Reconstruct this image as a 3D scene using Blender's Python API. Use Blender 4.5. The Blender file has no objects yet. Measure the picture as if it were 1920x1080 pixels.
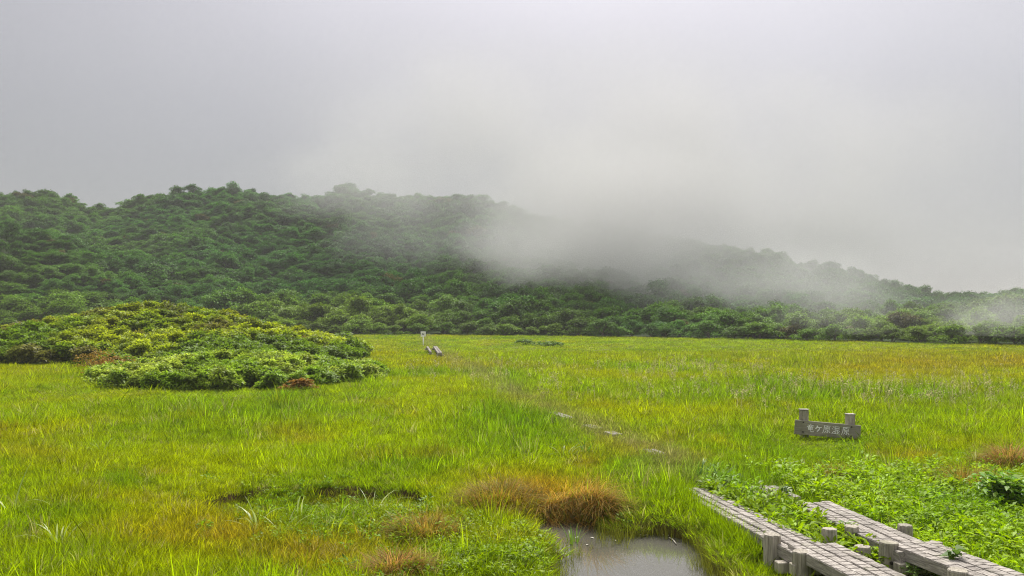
import bpy, bmesh, math, random
import numpy as np
from mathutils import Vector, Matrix

random.seed(7)
RNG = np.random.default_rng(11)
scene = bpy.context.scene
COL = scene.collection
R = math.radians

# ------------------------------------------------------------------ camera
FPX = 1663.0                      # focal length in photograph pixels (1920 wide)
CAM_Z = 2.4
PITCH = math.atan(40 / FPX)
cd = bpy.data.cameras.new('camera')
cam = bpy.data.objects.new('camera', cd)
COL.objects.link(cam)
cd.sensor_width = 36.0
cd.lens = FPX / 1920 * 36.0
cd.clip_start = 0.1
cd.clip_end = 4000
cam.location = (0, 0, CAM_Z)
cam.rotation_euler = (R(90) + PITCH, 0, 0)
scene.camera = cam

# ------------------------------------------------------------------ sky and sun
SUN_EL, SUN_AZ = R(50), R(7)      # ahead of the camera, a little to its right
sun_dir = Vector((math.sin(SUN_AZ) * math.cos(SUN_EL), math.cos(SUN_AZ) * math.cos(SUN_EL), math.sin(SUN_EL)))
w = bpy.data.worlds.new('World')
scene.world = w
w.use_nodes = True
nt = w.node_tree
nt.nodes.clear()
N = nt.nodes.new
L = nt.links.new
out = N('ShaderNodeOutputWorld')
bg = N('ShaderNodeBackground')
bg.inputs['Strength'].default_value = 0.06
L(bg.outputs[0], out.inputs['Surface'])
sky = N('ShaderNodeTexSky')
sky.sky_type = 'NISHITA'
sky.sun_disc = False
sky.sun_elevation = SUN_EL
sky.sun_rotation = SUN_AZ
tc = N('ShaderNodeTexCoord')
sep = N('ShaderNodeSeparateXYZ')
L(tc.outputs['Generated'], sep.inputs[0])
ramp = N('ShaderNodeValToRGB')
mr = N('ShaderNodeMapRange')
mr.inputs['From Min'].default_value = -0.1
mr.inputs['From Max'].default_value = 1.0
L(sep.outputs['Z'], mr.inputs['Value'])
L(mr.outputs[0], ramp.inputs[0])
er = ramp.color_ramp
SKY = [(0.0, (.28, .28, .285)), (.15, (.31, .308, .315)), (.24, (.38, .375, .388)), (.34, (.49, .48, .505)),
       (.45, (.60, .58, .63)), (1.0, (.86, .85, .91))]
er.elements[0].position, er.elements[0].color = SKY[0][0], (*SKY[0][1], 1)
er.elements[1].position, er.elements[1].color = SKY[-1][0], (*SKY[-1][1], 1)
for p, c in SKY[1:-1]:
    e = er.elements.new(p)
    e.color = (*c, 1)
# soft glow of the cloud in front of the hidden sun
dot = N('ShaderNodeVectorMath'); dot.operation = 'DOT_PRODUCT'
L(tc.outputs['Generated'], dot.inputs[0])
gl = Vector((math.sin(R(6)) * math.cos(R(38)), math.cos(R(6)) * math.cos(R(38)), math.sin(R(38))))
dot.inputs[1].default_value = gl
mx = N('ShaderNodeMath'); mx.operation = 'MAXIMUM'; mx.inputs[1].default_value = 0
L(dot.outputs['Value'], mx.inputs[0])
pw = N('ShaderNodeMath'); pw.operation = 'POWER'; pw.inputs[1].default_value = 16
L(mx.outputs[0], pw.inputs[0])
noi = N('ShaderNodeTexNoise'); noi.inputs['Scale'].default_value = 2.2; noi.inputs['Detail'].default_value = 4
L(tc.outputs['Generated'], noi.inputs['Vector'])
nm = N('ShaderNodeMapRange')
nm.inputs['From Min'].default_value = .3; nm.inputs['From Max'].default_value = .7
nm.inputs['To Min'].default_value = .93; nm.inputs['To Max'].default_value = 1.07
L(noi.outputs['Fac'], nm.inputs['Value'])
# a little brighter towards the right of the view, as the cloud is
sx = N('ShaderNodeMapRange')
sx.inputs['From Min'].default_value = -.6; sx.inputs['From Max'].default_value = .6
sx.inputs['To Min'].default_value = .79; sx.inputs['To Max'].default_value = 1.06
L(sep.outputs['X'], sx.inputs['Value'])
m1 = N('ShaderNodeMath'); m1.operation = 'MULTIPLY'
L(nm.outputs[0], m1.inputs[0]); L(sx.outputs[0], m1.inputs[1])
v1 = N('ShaderNodeVectorMath'); v1.operation = 'SCALE'
L(ramp.outputs[0], v1.inputs[0]); L(m1.outputs[0], v1.inputs['Scale'])
v2 = N('ShaderNodeVectorMath'); v2.operation = 'SCALE'
v2.inputs[0].default_value = (.52, .49, .52)
L(pw.outputs[0], v2.inputs['Scale'])
v3 = N('ShaderNodeVectorMath'); v3.operation = 'ADD'
L(v1.outputs[0], v3.inputs[0]); L(v2.outputs[0], v3.inputs[1])
v4 = N('ShaderNodeVectorMath'); v4.operation = 'SCALE'
v4.inputs['Scale'].default_value = 6.3
L(v3.outputs[0], v4.inputs[0])
mixw = N('ShaderNodeMix'); mixw.data_type = 'RGBA'
mixw.inputs[0].default_value = 0.94      # nearly all cloud, a trace of the clear sky above it
L(sky.outputs[0], mixw.inputs[6]); L(v4.outputs[0], mixw.inputs[7])
L(mixw.outputs[2], bg.inputs['Color'])

sd = bpy.data.lights.new('sun', 'SUN')
sd.energy = 2.0
sd.angle = R(22)
sd.color = (1.0, .965, .90)
so = bpy.data.objects.new('sun', sd)
COL.objects.link(so)
so.rotation_euler = (-sun_dir).to_track_quat('-Z', 'Y').to_euler()
so.location = (0, 0, 60)

vs = scene.view_settings
vs.view_transform = 'Standard'
vs.look = 'None'
vs.exposure = 1.6
vs.gamma = 1.0
vs.use_curve_mapping = False

cy = scene.cycles
cy.max_bounces = 7
cy.diffuse_bounces = 2
cy.glossy_bounces = 2
cy.transmission_bounces = 4
cy.transparent_max_bounces = 6
cy.volume_bounces = 3
cy.volume_step_rate = 1.0
cy.volume_max_steps = 96
cy.sample_clamp_indirect = 4.0
cy.use_denoising = True
cy.filter_width = 1.1
try:
    cy.denoiser = 'OPENIMAGEDENOISE'
    cy.denoising_prefilter = 'FAST'
except Exception:
    pass
scene.render.film_transparent = False


# ------------------------------------------------------------------ helpers
def G(px, py, z=0.0):
    """point at height z seen at photograph pixel (px, py)"""
    x = (px - 960) / FPX
    v = -(py - 540) / FPX
    c, s = math.cos(PITCH), math.sin(PITCH)
    dy, dz = c - v * s, s + v * c
    t = (z - CAM_Z) / dz
    return Vector((x * t, dy * t, z))


def to_px(X, Y, Z=0.0):
    c, s = math.cos(PITCH), math.sin(PITCH)
    d = Y * c + (Z - CAM_Z) * s
    d = np.maximum(d, .1)
    v = (-Y * s + (Z - CAM_Z) * c) / d
    return 960 + FPX * X / d, 540 - FPX * v


def _hash(ix, iy, seed):
    h = (ix.astype(np.int64) * 374761393 + iy.astype(np.int64) * 668265263 + seed * 974634777) & 0xFFFFFFFF
    h = ((h ^ (h >> 13)) * 1274126177) & 0xFFFFFFFF
    h = h ^ (h >> 16)
    return (h & 0xFFFF) / 65535.0


def vnoise(x, y, seed=0):
    x = np.asarray(x, float); y = np.asarray(y, float)
    ix, iy = np.floor(x), np.floor(y)
    fx, fy = x - ix, y - iy
    fx = fx * fx * (3 - 2 * fx); fy = fy * fy * (3 - 2 * fy)
    a = _hash(ix, iy, seed); b = _hash(ix + 1, iy, seed)
    c = _hash(ix, iy + 1, seed); d = _hash(ix + 1, iy + 1, seed)
    return (a * (1 - fx) + b * fx) * (1 - fy) + (c * (1 - fx) + d * fx) * fy


def fbm(x, y, seed=0, oct=3):
    t, a, n = 0.0, .5, 0.0
    for k in range(oct):
        t = t + a * vnoise(x * 2 ** k, y * 2 ** k, seed + k * 17)
        n += a
        a *= .5
    return t / n


def sstep(a, b, x):
    t = np.clip((np.asarray(x, float) - a) / (b - a), 0, 1)
    return t * t * (3 - 2 * t)


def blob(px, py, cx, cy, rx, ry):
    return np.exp(-((px - cx) / rx) ** 2 - ((py - cy) / ry) ** 2)


def mesh_np(name, verts, quads, mats, smooth=False, tint=None):
    """mesh from an (n,3) and an (m,4) array"""
    me = bpy.data.meshes.new(name)
    verts = np.ascontiguousarray(verts, dtype=np.float32)
    quads = np.ascontiguousarray(quads, dtype=np.int32)
    me.vertices.add(len(verts))
    me.vertices.foreach_set('co', verts.ravel())
    me.loops.add(quads.size)
    me.loops.foreach_set('vertex_index', quads.ravel())
    me.polygons.add(len(quads))
    me.polygons.foreach_set('loop_start', np.arange(0, quads.size, 4, dtype=np.int32))
    me.update(calc_edges=True)
    if smooth:
        me.polygons.foreach_set('use_smooth', np.ones(len(quads), dtype=bool))
    if tint is not None:
        a = me.attributes.new('tint', 'FLOAT_COLOR', 'POINT')
        t4 = np.ones((len(verts), 4), dtype=np.float32)
        t4[:, :3] = tint
        a.data.foreach_set('color', t4.ravel())
    for m in (mats if isinstance(mats, (list, tuple)) else [mats]):
        me.materials.append(m)
    return me


def link(name, me, parent=None, loc=None):
    o = bpy.data.objects.new(name, me)
    COL.objects.link(o)
    if parent is not None:
        o.parent = parent
    if loc is not None:
        o.location = loc
    return o


def empty(name, loc=(0, 0, 0), rz=0.0):
    o = bpy.data.objects.new(name, None)
    COL.objects.link(o)
    o.location = loc
    o.rotation_euler = (0, 0, rz)
    o.empty_display_size = .2
    return o


def tag(o, label, cat, group=None, kind=None):
    o['label'] = label
    o['category'] = cat
    if group:
        o['group'] = group
    if kind:
        o['kind'] = kind
    return o


class MB:
    """collects boxes, tubes and quads into one mesh"""
    def __init__(self):
        self.bm = bmesh.new()

    def box(self, c, size, rot=None, bevel=0.0, taper=1.0):
        sx, sy, sz = [s / 2 for s in size]
        vs_ = []
        for z in (-1, 1):
            k = taper if z > 0 else 1
            for x, y in ((-1, -1), (1, -1), (1, 1), (-1, 1)):
                p = Vector((x * sx * k, y * sy * k, z * sz))
                if rot is not None:
                    p = rot @ p
                vs_.append(self.bm.verts.new(p + Vector(c)))
        fs = []
        for f in ((3, 2, 1, 0), (4, 5, 6, 7), (0, 1, 5, 4), (1, 2, 6, 5), (2, 3, 7, 6), (3, 0, 4, 7)):
            fs.append(self.bm.faces.new([vs_[i] for i in f]))
        if bevel:
            es = list({e for f in fs for e in f.edges})
            bmesh.ops.bevel(self.bm, geom=es, offset=bevel, segments=1, affect='EDGES')
        return self

    def tube(self, pts, radii, seg=8, cap=True):
        rings = []
        for i, p in enumerate(pts):
            p = Vector(p)
            a = Vector(pts[max(i - 1, 0)]); b = Vector(pts[min(i + 1, len(pts) - 1)])
            d = (b - a).normalized()
            u = d.orthogonal().normalized() if abs(d.z) < .9 else Vector((1, 0, 0)) - d * d.x
            u.normalize()
            v = d.cross(u)
            r = radii[i] if isinstance(radii, (list, tuple)) else radii
            rings.append([self.bm.verts.new(p + (u * math.cos(t) + v * math.sin(t)) * r)
                          for t in [2 * math.pi * k / seg for k in range(seg)]])
        for r0, r1 in zip(rings, rings[1:]):
            for k in range(seg):
                f = self.bm.faces.new((r0[k], r0[(k + 1) % seg], r1[(k + 1) % seg], r1[k]))
                f.smooth = True
        if cap:
            self.bm.faces.new(rings[0][::-1])
            self.bm.faces.new(rings[-1])
        return self

    def poly(self, pts):
        self.bm.faces.new([self.bm.verts.new(Vector(p)) for p in pts])
        return self

    def mesh(self, name, mats):
        me = bpy.data.meshes.new(name)
        self.bm.to_mesh(me)
        self.bm.free()
        for m in (mats if isinstance(mats, (list, tuple)) else [mats]):
            me.materials.append(m)
        return me


# ------------------------------------------------------------------ materials
def new_mat(name):
    m = bpy.data.materials.new(name)
    m.use_nodes = True
    t = m.node_tree
    t.nodes.clear()
    return m, t, t.nodes.new, t.links.new


def leaf_mat(name, mode, translucent=.35, rough=.5, spec=.35, vary=(.72, 1.28), tcol=1.15):
    """foliage; colour from the instance, the mesh or the object"""
    m, t, n, l = new_mat(name)
    o = n('ShaderNodeOutputMaterial')
    if mode == 'object':
        oi = n('ShaderNodeObjectInfo')
        csock = oi.outputs['Color']
    else:
        at = n('ShaderNodeAttribute')
        at.attribute_type = 'INSTANCER' if mode == 'instance' else 'GEOMETRY'
        at.attribute_name = 'tint'
        csock = at.outputs['Color']
    geo = n('ShaderNodeNewGeometry')
    mrn = n('ShaderNodeMapRange')
    l(geo.outputs['Random Per Island'], mrn.inputs['Value'])
    mrn.inputs['To Min'].default_value, mrn.inputs['To Max'].default_value = vary
    sc = n('ShaderNodeVectorMath'); sc.operation = 'SCALE'
    l(csock, sc.inputs[0]); l(mrn.outputs[0], sc.inputs['Scale'])
    p = n('ShaderNodeBsdfPrincipled')
    p.inputs['Roughness'].default_value = rough
    p.inputs['Specular IOR Level'].default_value = spec
    l(sc.outputs[0], p.inputs['Base Color'])
    tr = n('ShaderNodeBsdfTranslucent')
    s2 = n('ShaderNodeVectorMath'); s2.operation = 'SCALE'; s2.inputs['Scale'].default_value = tcol
    l(sc.outputs[0], s2.inputs[0]); l(s2.outputs[0], tr.inputs['Color'])
    mix = n('ShaderNodeMixShader'); mix.inputs[0].default_value = translucent
    l(p.outputs[0], mix.inputs[1]); l(tr.outputs[0], mix.inputs[2])
    l(mix.outputs[0], o.inputs['Surface'])
    return m


M_GRASS = leaf_mat('grass_blade', 'instance', .50, .55, .06, (.5, 1.55), 1.25)
M_TUFT = leaf_mat('sedge_blade', 'geometry', .45, .6, .12, (.55, 1.5), 1.2)
M_LEAF = leaf_mat('broad_leaf', 'instance', .42, .5, .14, (.5, 1.5), 1.2)
M_PLANT = leaf_mat('plant_leaf', 'geometry', .4, .42, .35)
M_CROWN_I = leaf_mat('forest_leaf', 'instance', .3, .6, .1, (.55, 1.4))
M_CROWN_O = leaf_mat('crown_leaf', 'object', .3, .6, .1, (.55, 1.4))


def wood_mat(name, base, dark, scale=(60, 4, 60), moss=0.15, bump=.25):
    m, t, n, l = new_mat(name)
    o = n('ShaderNodeOutputMaterial')
    p = n('ShaderNodeBsdfPrincipled')
    p.inputs['Roughness'].default_value = .85
    p.inputs['Specular IOR Level'].default_value = .2
    l(p.outputs[0], o.inputs['Surface'])
    tcn = n('ShaderNodeTexCoord')
    oi = n('ShaderNodeObjectInfo')
    ad = n('ShaderNodeVectorMath'); ad.operation = 'ADD'
    mu = n('ShaderNodeVectorMath'); mu.operation = 'SCALE'; mu.inputs['Scale'].default_value = 3.7
    l(oi.outputs['Location'], mu.inputs[0])
    l(tcn.outputs['Object'], ad.inputs[0]); l(mu.outputs[0], ad.inputs[1])
    mp = n('ShaderNodeMapping'); mp.inputs['Scale'].default_value = scale
    l(ad.outputs[0], mp.inputs['Vector'])
    n1 = n('ShaderNodeTexNoise'); n1.inputs['Scale'].default_value = 1; n1.inputs['Detail'].default_value = 6
    n1.inputs['Roughness'].default_value = .7
    l(mp.outputs[0], n1.inputs['Vector'])
    r = n('ShaderNodeValToRGB')
    r.color_ramp.elements[0].position = .32; r.color_ramp.elements[0].color = (*dark, 1)
    r.color_ramp.elements[1].position = .62; r.color_ramp.elements[1].color = (*base, 1)
    l(n1.outputs['Fac'], r.inputs[0])
    n2 = n('ShaderNodeTexNoise'); n2.inputs['Scale'].default_value = 5; n2.inputs['Detail'].default_value = 5
    l(ad.outputs[0], n2.inputs['Vector'])
    r2 = n('ShaderNodeMapRange')
    r2.inputs['From Min'].default_value = .55; r2.inputs['From Max'].default_value = .75
    r2.inputs['To Max'].default_value = moss * 3
    l(n2.outputs['Fac'], r2.inputs['Value'])
    mx_ = n('ShaderNodeMix'); mx_.data_type = 'RGBA'
    mx_.inputs[7].default_value = (.10, .11, .045, 1)
    l(r2.outputs[0], mx_.inputs[0]); l(r.outputs[0], mx_.inputs[6])
    n3 = n('ShaderNodeTexNoise'); n3.inputs['Scale'].default_value = 2.2; n3.inputs['Detail'].default_value = 2
    l(ad.outputs[0], n3.inputs['Vector'])
    r3 = n('ShaderNodeMapRange')
    r3.inputs['From Min'].default_value = .3; r3.inputs['From Max'].default_value = .7
    r3.inputs['To Min'].default_value = .78; r3.inputs['To Max'].default_value = 1.18
    l(n3.outputs['Fac'], r3.inputs['Value'])
    s_ = n('ShaderNodeVectorMath'); s_.operation = 'SCALE'
    l(mx_.outputs[2], s_.inputs[0]); l(r3.outputs[0], s_.inputs['Scale'])
    l(s_.outputs[0], p.inputs['Base Color'])
    b = n('ShaderNodeBump'); b.inputs['Strength'].default_value = bump; b.inputs['Distance'].default_value = .004
    l(n1.outputs['Fac'], b.inputs['Height']); l(b.outputs[0], p.inputs['Normal'])
    return m


M_DECK = wood_mat('weathered_deck_wood', (.46, .42, .37), (.13, .11, .09), (70, 6, 70), .17)
M_POST = wood_mat('weathered_post_wood', (.46, .42, .34), (.16, .135, .105), (45, 45, 3.5), .16, .5)
M_SIGN = wood_mat('weathered_sign_wood', (.36, .335, .255), (.23, .21, .16), (5, 60, 60), .12)


def plain_mat(name, col, rough=.6, noise=.0, scale=12):
    m, t, n, l = new_mat(name)
    o = n('ShaderNodeOutputMaterial')
    p = n('ShaderNodeBsdfPrincipled')
    p.inputs['Roughness'].default_value = rough
    p.inputs['Base Color'].default_value = (*col, 1)
    l(p.outputs[0], o.inputs['Surface'])
    if noise:
        tcn = n('ShaderNodeTexCoord')
        n1 = n('ShaderNodeTexNoise'); n1.inputs['Scale'].default_value = scale; n1.inputs['Detail'].default_value = 5
        l(tcn.outputs['Object'], n1.inputs['Vector'])
        r_ = n('ShaderNodeMapRange'); r_.inputs['From Min'].default_value = .3; r_.inputs['From Max'].default_value = .7
        r_.inputs['To Min'].default_value = 1 - noise; r_.inputs['To Max'].default_value = 1 + noise
        l(n1.outputs['Fac'], r_.inputs['Value'])
        s_ = n('ShaderNodeVectorMath'); s_.operation = 'SCALE'; s_.inputs[0].default_value = col
        l(r_.outputs[0], s_.inputs['Scale']); l(s_.outputs[0], p.inputs['Base Color'])
    return m


M_WHITE = plain_mat('white_paint', (.92, .91, .87), .6, .06)
M_IRON = plain_mat('rusted_bolt', (.035, .028, .022), .6, .3, 60)
M_BARK = plain_mat('bark', (.12, .10, .085), .9, .3, 8)
M_INK = plain_mat('dark_print', (.05, .05, .055), .7)
M_STONE = plain_mat('pale_stone', (.42, .36, .30), .85, .25, 25)

# ground: peat, moss and short green
M_GROUND, t, n, l = new_mat('bog_ground')
o = n('ShaderNodeOutputMaterial')
p = n('ShaderNodeBsdfPrincipled')
p.inputs['Roughness'].default_value = .95
p.inputs['Specular IOR Level'].default_value = .1
l(p.outputs[0], o.inputs['Surface'])
at = n('ShaderNodeAttribute'); at.attribute_name = 'tint'
tcn = n('ShaderNodeTexCoord')
n1 = n('ShaderNodeTexNoise'); n1.inputs['Scale'].default_value = 14; n1.inputs['Detail'].default_value = 6
l(tcn.outputs['Object'], n1.inputs['Vector'])
r_ = n('ShaderNodeMapRange'); r_.inputs['From Min'].default_value = .3; r_.inputs['From Max'].default_value = .7
r_.inputs['To Min'].default_value = .55; r_.inputs['To Max'].default_value = 1.35
l(n1.outputs['Fac'], r_.inputs['Value'])
s_ = n('ShaderNodeVectorMath'); s_.operation = 'SCALE'
l(at.outputs['Color'], s_.inputs[0]); l(r_.outputs[0], s_.inputs['Scale'])
l(s_.outputs[0], p.inputs['Base Color'])
b = n('ShaderNodeBump'); b.inputs['Strength'].default_value = .6; b.inputs['Distance'].default_value = .03
l(n1.outputs['Fac'], b.inputs['Height']); l(b.outputs[0], p.inputs['Normal'])

# pond water: brown peat water with a smooth surface
M_WATER, t, n, l = new_mat('pond_water')
o = n('ShaderNodeOutputMaterial')
p = n('ShaderNodeBsdfPrincipled')
p.inputs['Base Color'].default_value = (.10, .096, .078, 1)
p.inputs['Roughness'].default_value = .012
p.inputs['IOR'].default_value = 1.333
p.inputs['Specular IOR Level'].default_value = .8
l(p.outputs[0], o.inputs['Surface'])
tcn = n('ShaderNodeTexCoord')
n1 = n('ShaderNodeTexNoise'); n1.inputs['Scale'].default_value = 9; n1.inputs['Detail'].default_value = 2
l(tcn.outputs['Object'], n1.inputs['Vector'])
b = n('ShaderNodeBump'); b.inputs['Strength'].default_value = .03; b.inputs['Distance'].default_value = .01
l(n1.outputs['Fac'], b.inputs['Height']); l(b.outputs[0], p.inputs['Normal'])


# ------------------------------------------------------------------ terrain
WATER_Z = -0.13
U_K = [-2500, -400, 0, 60, 110, 160, 200, 250, 290, 330, 360, 390, 430, 480, 540, 600, 640, 690, 740, 800, 860, 930, 1000, 1100,
       1200, 1300, 1340, 1400, 1430, 1480, 1500, 1550, 1600, 1650, 1700, 1740, 1800, 1850, 1900, 1960, 2200, 4500]
V_K = [330, 350, 357, 358, 362, 378, 382, 371, 361, 351, 349, 355, 347, 352, 360, 360, 346, 353, 359, 359, 362, 372, 392, 415,
       434, 444, 455, 471, 466, 484, 493, 486, 505, 523, 539, 547, 543, 548, 542, 530, 520, 500]


def ridge_r(u):
    return np.interp(u, [-2500, 0, 900, 1340, 1740, 1920, 4500], [185, 185, 178, 158, 122, 116, 116])


def edge_y(u):
    return np.interp(u, [-2500, -600, 0, 620, 1000, 1400, 1700, 1920, 4500], [60, 66, 82, 84, 79, 70, 62, 57, 54])


def mounds(X, Y):
    """low shrub-covered rises on the meadow: (height, mask)"""
    wob = (fbm(X * .35, Y * .35, 5) - .5) * .5
    r1 = np.sqrt(((X + 9.25) / 4.75) ** 2 + ((Y - 30.3) / 4.6) ** 2) + wob * .35
    r2 = np.sqrt(((X + 19.5) / 11.0) ** 2 + ((Y - 48) / 9.5) ** 2) + wob * .5
    r3 = np.sqrt(((X + 12.3) / 5.3) ** 2 + ((Y - 40.5) / 8) ** 2) + wob * .5
    h = .42 * sstep(1.02, .1, r1) + 1.95 * sstep(1.08, .05, r2) + .75 * sstep(1, .1, r3)
    mask = np.maximum(np.maximum(sstep(1.02, .97, r1), sstep(1.02, .97, r2)), sstep(1.02, .97, r3))
    return h, mask, r1


def pond_d(X, Y):
    """under 1 inside the pond"""
    wob = (fbm(X * 1.7, Y * 1.7, 31) - .5) * .38
    a = np.sqrt(((X - 1.16 - (9 - Y) * .02) / .80) ** 2 + ((Y - 8.2) / 1.75) ** 2)
    b = np.sqrt(((X - .62) / .42) ** 2 + ((Y - 10.0) / .95) ** 2)
    c = np.sqrt(((X - 1.55) / .5) ** 2 + ((Y - 9.3) / .75) ** 2)
    return np.minimum(np.minimum(a, b), c) + wob


def pool_d(X, Y):
    """the shallow drained pool with a peat bank on its far side"""
    wob = (fbm(X * 1.3, Y * 1.3, 77) - .5) * .3
    return np.sqrt(((X + 2.45) / 1.55) ** 2 + ((Y - 11.2) / .85) ** 2) + wob


def height(X, Y):
    X = np.asarray(X, float); Y = np.asarray(Y, float)
    Yc = np.maximum(Y, 1.0)
    u = 960 + FPX * X / Yc
    z = (fbm(X * .5, Y * .5, 3) - .5) * .16 + (fbm(X * 1.6, Y * 1.6, 9) - .5) * .12
    z = z * sstep(90, 25, Y)
    h, _, _ = mounds(X, Y)
    z = z + h
    # hummocks by the water
    for px, py, r, hh in ((1235, 955, .38, .16), (1385, 1035, .36, .14), (1040, 925, .5, .10), (930, 925, .45, .08)):
        g = G(px, py)
        z = z + hh * np.exp(-((X - g.x) ** 2 + (Y - g.y) ** 2) / r ** 2)
    z = z - (.06 + .05 * sstep(.45, .6, fbm(X * 1.1, X * 0 + 3, 19)) + .08 * sstep(-2.9, -2.6, X)) * sstep(1.0, .93, pool_d(X, Y)) * sstep(9.5, 11.2, Y) - .05 * sstep(1, .5, pool_d(X, Y))
    z = z - .55 * sstep(1.12, .55, pond_d(X, Y))
    # kept low where the boardwalk stands and before the sign
    k = sstep(1.5, .9, np.abs(X - 3.25)) * sstep(12, 10.5, Y) * sstep(3, 5, Y)
    z = z * (1 - k) - .05 * k
    k2 = np.exp(-((X - 5.75) / 1.3) ** 2 - ((Y - 15.5) / 1.3) ** 2)
    z = z * (1 - k2) - .05 * k2
    # the hill behind the meadow
    e = edge_y(u) + 3
    rr = ridge_r(u)
    zr = CAM_Z + (580 - np.interp(u, U_K, V_K)) / FPX * rr - 2.35
    tt = np.clip((Yc - e) / (rr - e), 0, 1)
    lob = (fbm(u * .006, Y * .018, 41) - .5)
    prof = .16 * tt + .84 * tt ** 1.45
    hill = zr * prof + lob * 5.0 * np.sin(np.pi * np.clip(tt, 0, 1)) * sstep(0, 14, zr)
    back = np.clip((Yc - rr) / 150, 0, 1)
    hill = hill * (1 - .55 * back)
    z = z + np.where(Y > 20, hill, 0)
    # nearer spur on the left
    sp = 6.2 * np.exp(-(np.maximum(u - 20, 0) / 165) ** 2) * np.exp(-((Y - 116) / 15) ** 2)
    sp = sp * sstep(-1500, -500, u)
    z = z + np.where(Y > 20, sp, 0)
    return z


def hz(x, y):
    return float(height(np.array([x]), np.array([y]))[0])


def build_ground():
    s = np.concatenate([-np.geomspace(9, .80, 26), np.linspace(-.78, .78, 270), np.geomspace(.80, 9, 26)])
    yb = np.concatenate([np.linspace(-60, 3.5, 22), np.arange(4, 14, .055), np.arange(14, 30, .17), np.arange(30, 90, .8),
                         np.arange(90, 215, 2.2), np.geomspace(216, 600, 22)])
    W = np.maximum(np.abs(yb), 7.0)
    X = s[None, :] * W[:, None]
    X = np.clip(X, -620, 620) + s[None, :] * .01
    Y = np.repeat(yb[:, None], len(s), 1)
    Z = height(X, Y)
    nr, nc = X.shape
    V = np.stack([X, Y, Z], -1).reshape(-1, 3)
    i = np.arange(nr * nc).reshape(nr, nc)
    q = np.stack([i[:-1, :-1], i[:-1, 1:], i[1:, 1:], i[1:, :-1]], -1).reshape(-1, 4)
    x, y, z = V.T
    nz = fbm(x * .8, y * .8, 55)[:, None]
    peat = np.array([.075, .048, .018]); moss = np.array([.085, .115, .012]); mead = np.array([.14, .165, .010])
    forest = np.array([.03, .05, .014])
    c = moss * nz + mead * (1 - nz)
    low = (sstep(1.25, 1.0, pond_d(x, y)))[:, None]
    bank = (sstep(1.03, 1.0, pool_d(x, y)) * sstep(.78, .9, pool_d(x, y)) * sstep(11.2, 11.5, y))[:, None]
    c = c * (1 - np.maximum(low, bank)) + peat * np.maximum(low, bank)
    u = 960 + FPX * x / np.maximum(y, 1)
    fo = sstep(-1, 2, y - edge_y(u))[:, None]
    c = c * (1 - fo) + forest * fo
    _, mk, _ = mounds(x, y)
    c = c * (1 - mk[:, None]) + forest * 1.4 * mk[:, None]
    me = mesh_np('ground', V, q, M_GROUND, True, c)
    g = link('ground', me)
    g['kind'] = 'structure'
    g['label'] = 'boggy meadow ground rising into the hill behind'
    return g


build_ground()

# pond water
bm = bmesh.new()
bmesh.ops.create_grid(bm, x_segments=8, y_segments=12, size=1)
for v in bm.verts:
    v.co = Vector((1.05 + v.co.x * 1.35, 8.3 + v.co.y * 3.0, WATER_Z))
me = bpy.data.meshes.new('pond')
bm.to_mesh(me); bm.free()
me.materials.append(M_WATER)
po = link('pond', me)
po['kind'] = 'structure'
po['label'] = 'small still pond of brown bog water mirroring grey sky'


# ------------------------------------------------------------------ blades and leaves
def blades(base, az, length, width, lean, bend, segs=3, tip=.12, twist=None):
    """curved grass blades; returns verts (n*(segs+1)*2,3), quads"""
    n = len(base)
    tt = np.linspace(0, 1, segs + 1)
    d = np.stack([np.cos(az), np.sin(az), np.zeros(n)], -1)
    tw = az + np.pi / 2 if twist is None else twist
    sd_ = np.stack([np.cos(tw), np.sin(tw), np.zeros(n)], -1)
    V = np.empty((n, segs + 1, 2, 3))
    for k, t_ in enumerate(tt):
        ang = lean + bend * t_
        # integrate along the blade
        if k == 0:
            pos = base.copy()
        else:
            am = lean + bend * (t_ + tt[k - 1]) / 2
            st = (length / segs)[:, None]
            pos = pos + st * (np.sin(am)[:, None] * d + np.cos(am)[:, None] * np.array([0, 0, 1.0]))
        wk = width * (1 - (1 - tip) * t_ ** 1.6) * (.7 + .3 * min(1, t_ * 4)) * .5
        V[:, k, 0] = pos - sd_ * wk[:, None]
        V[:, k, 1] = pos + sd_ * wk[:, None]
    idx = np.arange(n * (segs + 1) * 2).reshape(n, segs + 1, 2)
    Q = np.stack([idx[:, :-1, 0], idx[:, :-1, 1], idx[:, 1:, 1], idx[:, 1:, 0]], -1).reshape(-1, 4)
    return V.reshape(-1, 3), Q


def leaves(pos, az, tilt, length, width, fold=.18):
    """pointed leaves as folded quads pairs"""
    n = len(pos)
    ca, sa = np.cos(az), np.sin(az)
    d = np.stack([ca * np.cos(tilt), sa * np.cos(tilt), np.sin(tilt)], -1)
    s = np.stack([-sa, ca, np.zeros(n)], -1)
    up = np.cross(d, s)
    up *= np.sign(up[:, 2:3] + 1e-9)
    L_ = length[:, None]; W_ = width[:, None]
    mid = pos + d * L_ * .5
    V = np.stack([pos, mid + s * W_ * .5 + up * W_ * fold, pos + d * L_ * .98 - up * L_ * .1, mid - s * W_ * .5 + up * W_ * fold], 1)
    Q = np.arange(n * 4).reshape(n, 4)
    return V.reshape(-1, 3), Q


def tuft(n, rad, ln, wd, lean, bend, seed, segs=3):
    r = np.random.default_rng(seed)
    a = r.uniform(0, 2 * np.pi, n)
    rr = rad * np.sqrt(r.uniform(0, 1, n))
    base = np.stack([rr * np.cos(a), rr * np.sin(a), np.full(n, -.02)], -1)
    az = a + r.normal(0, .9, n)
    return blades(base, az, r.uniform(*ln, n), r.uniform(*wd, n), np.abs(r.normal(0, lean, n)), r.uniform(*bend, n), segs,
                  twist=r.uniform(0, np.pi, n))


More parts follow.
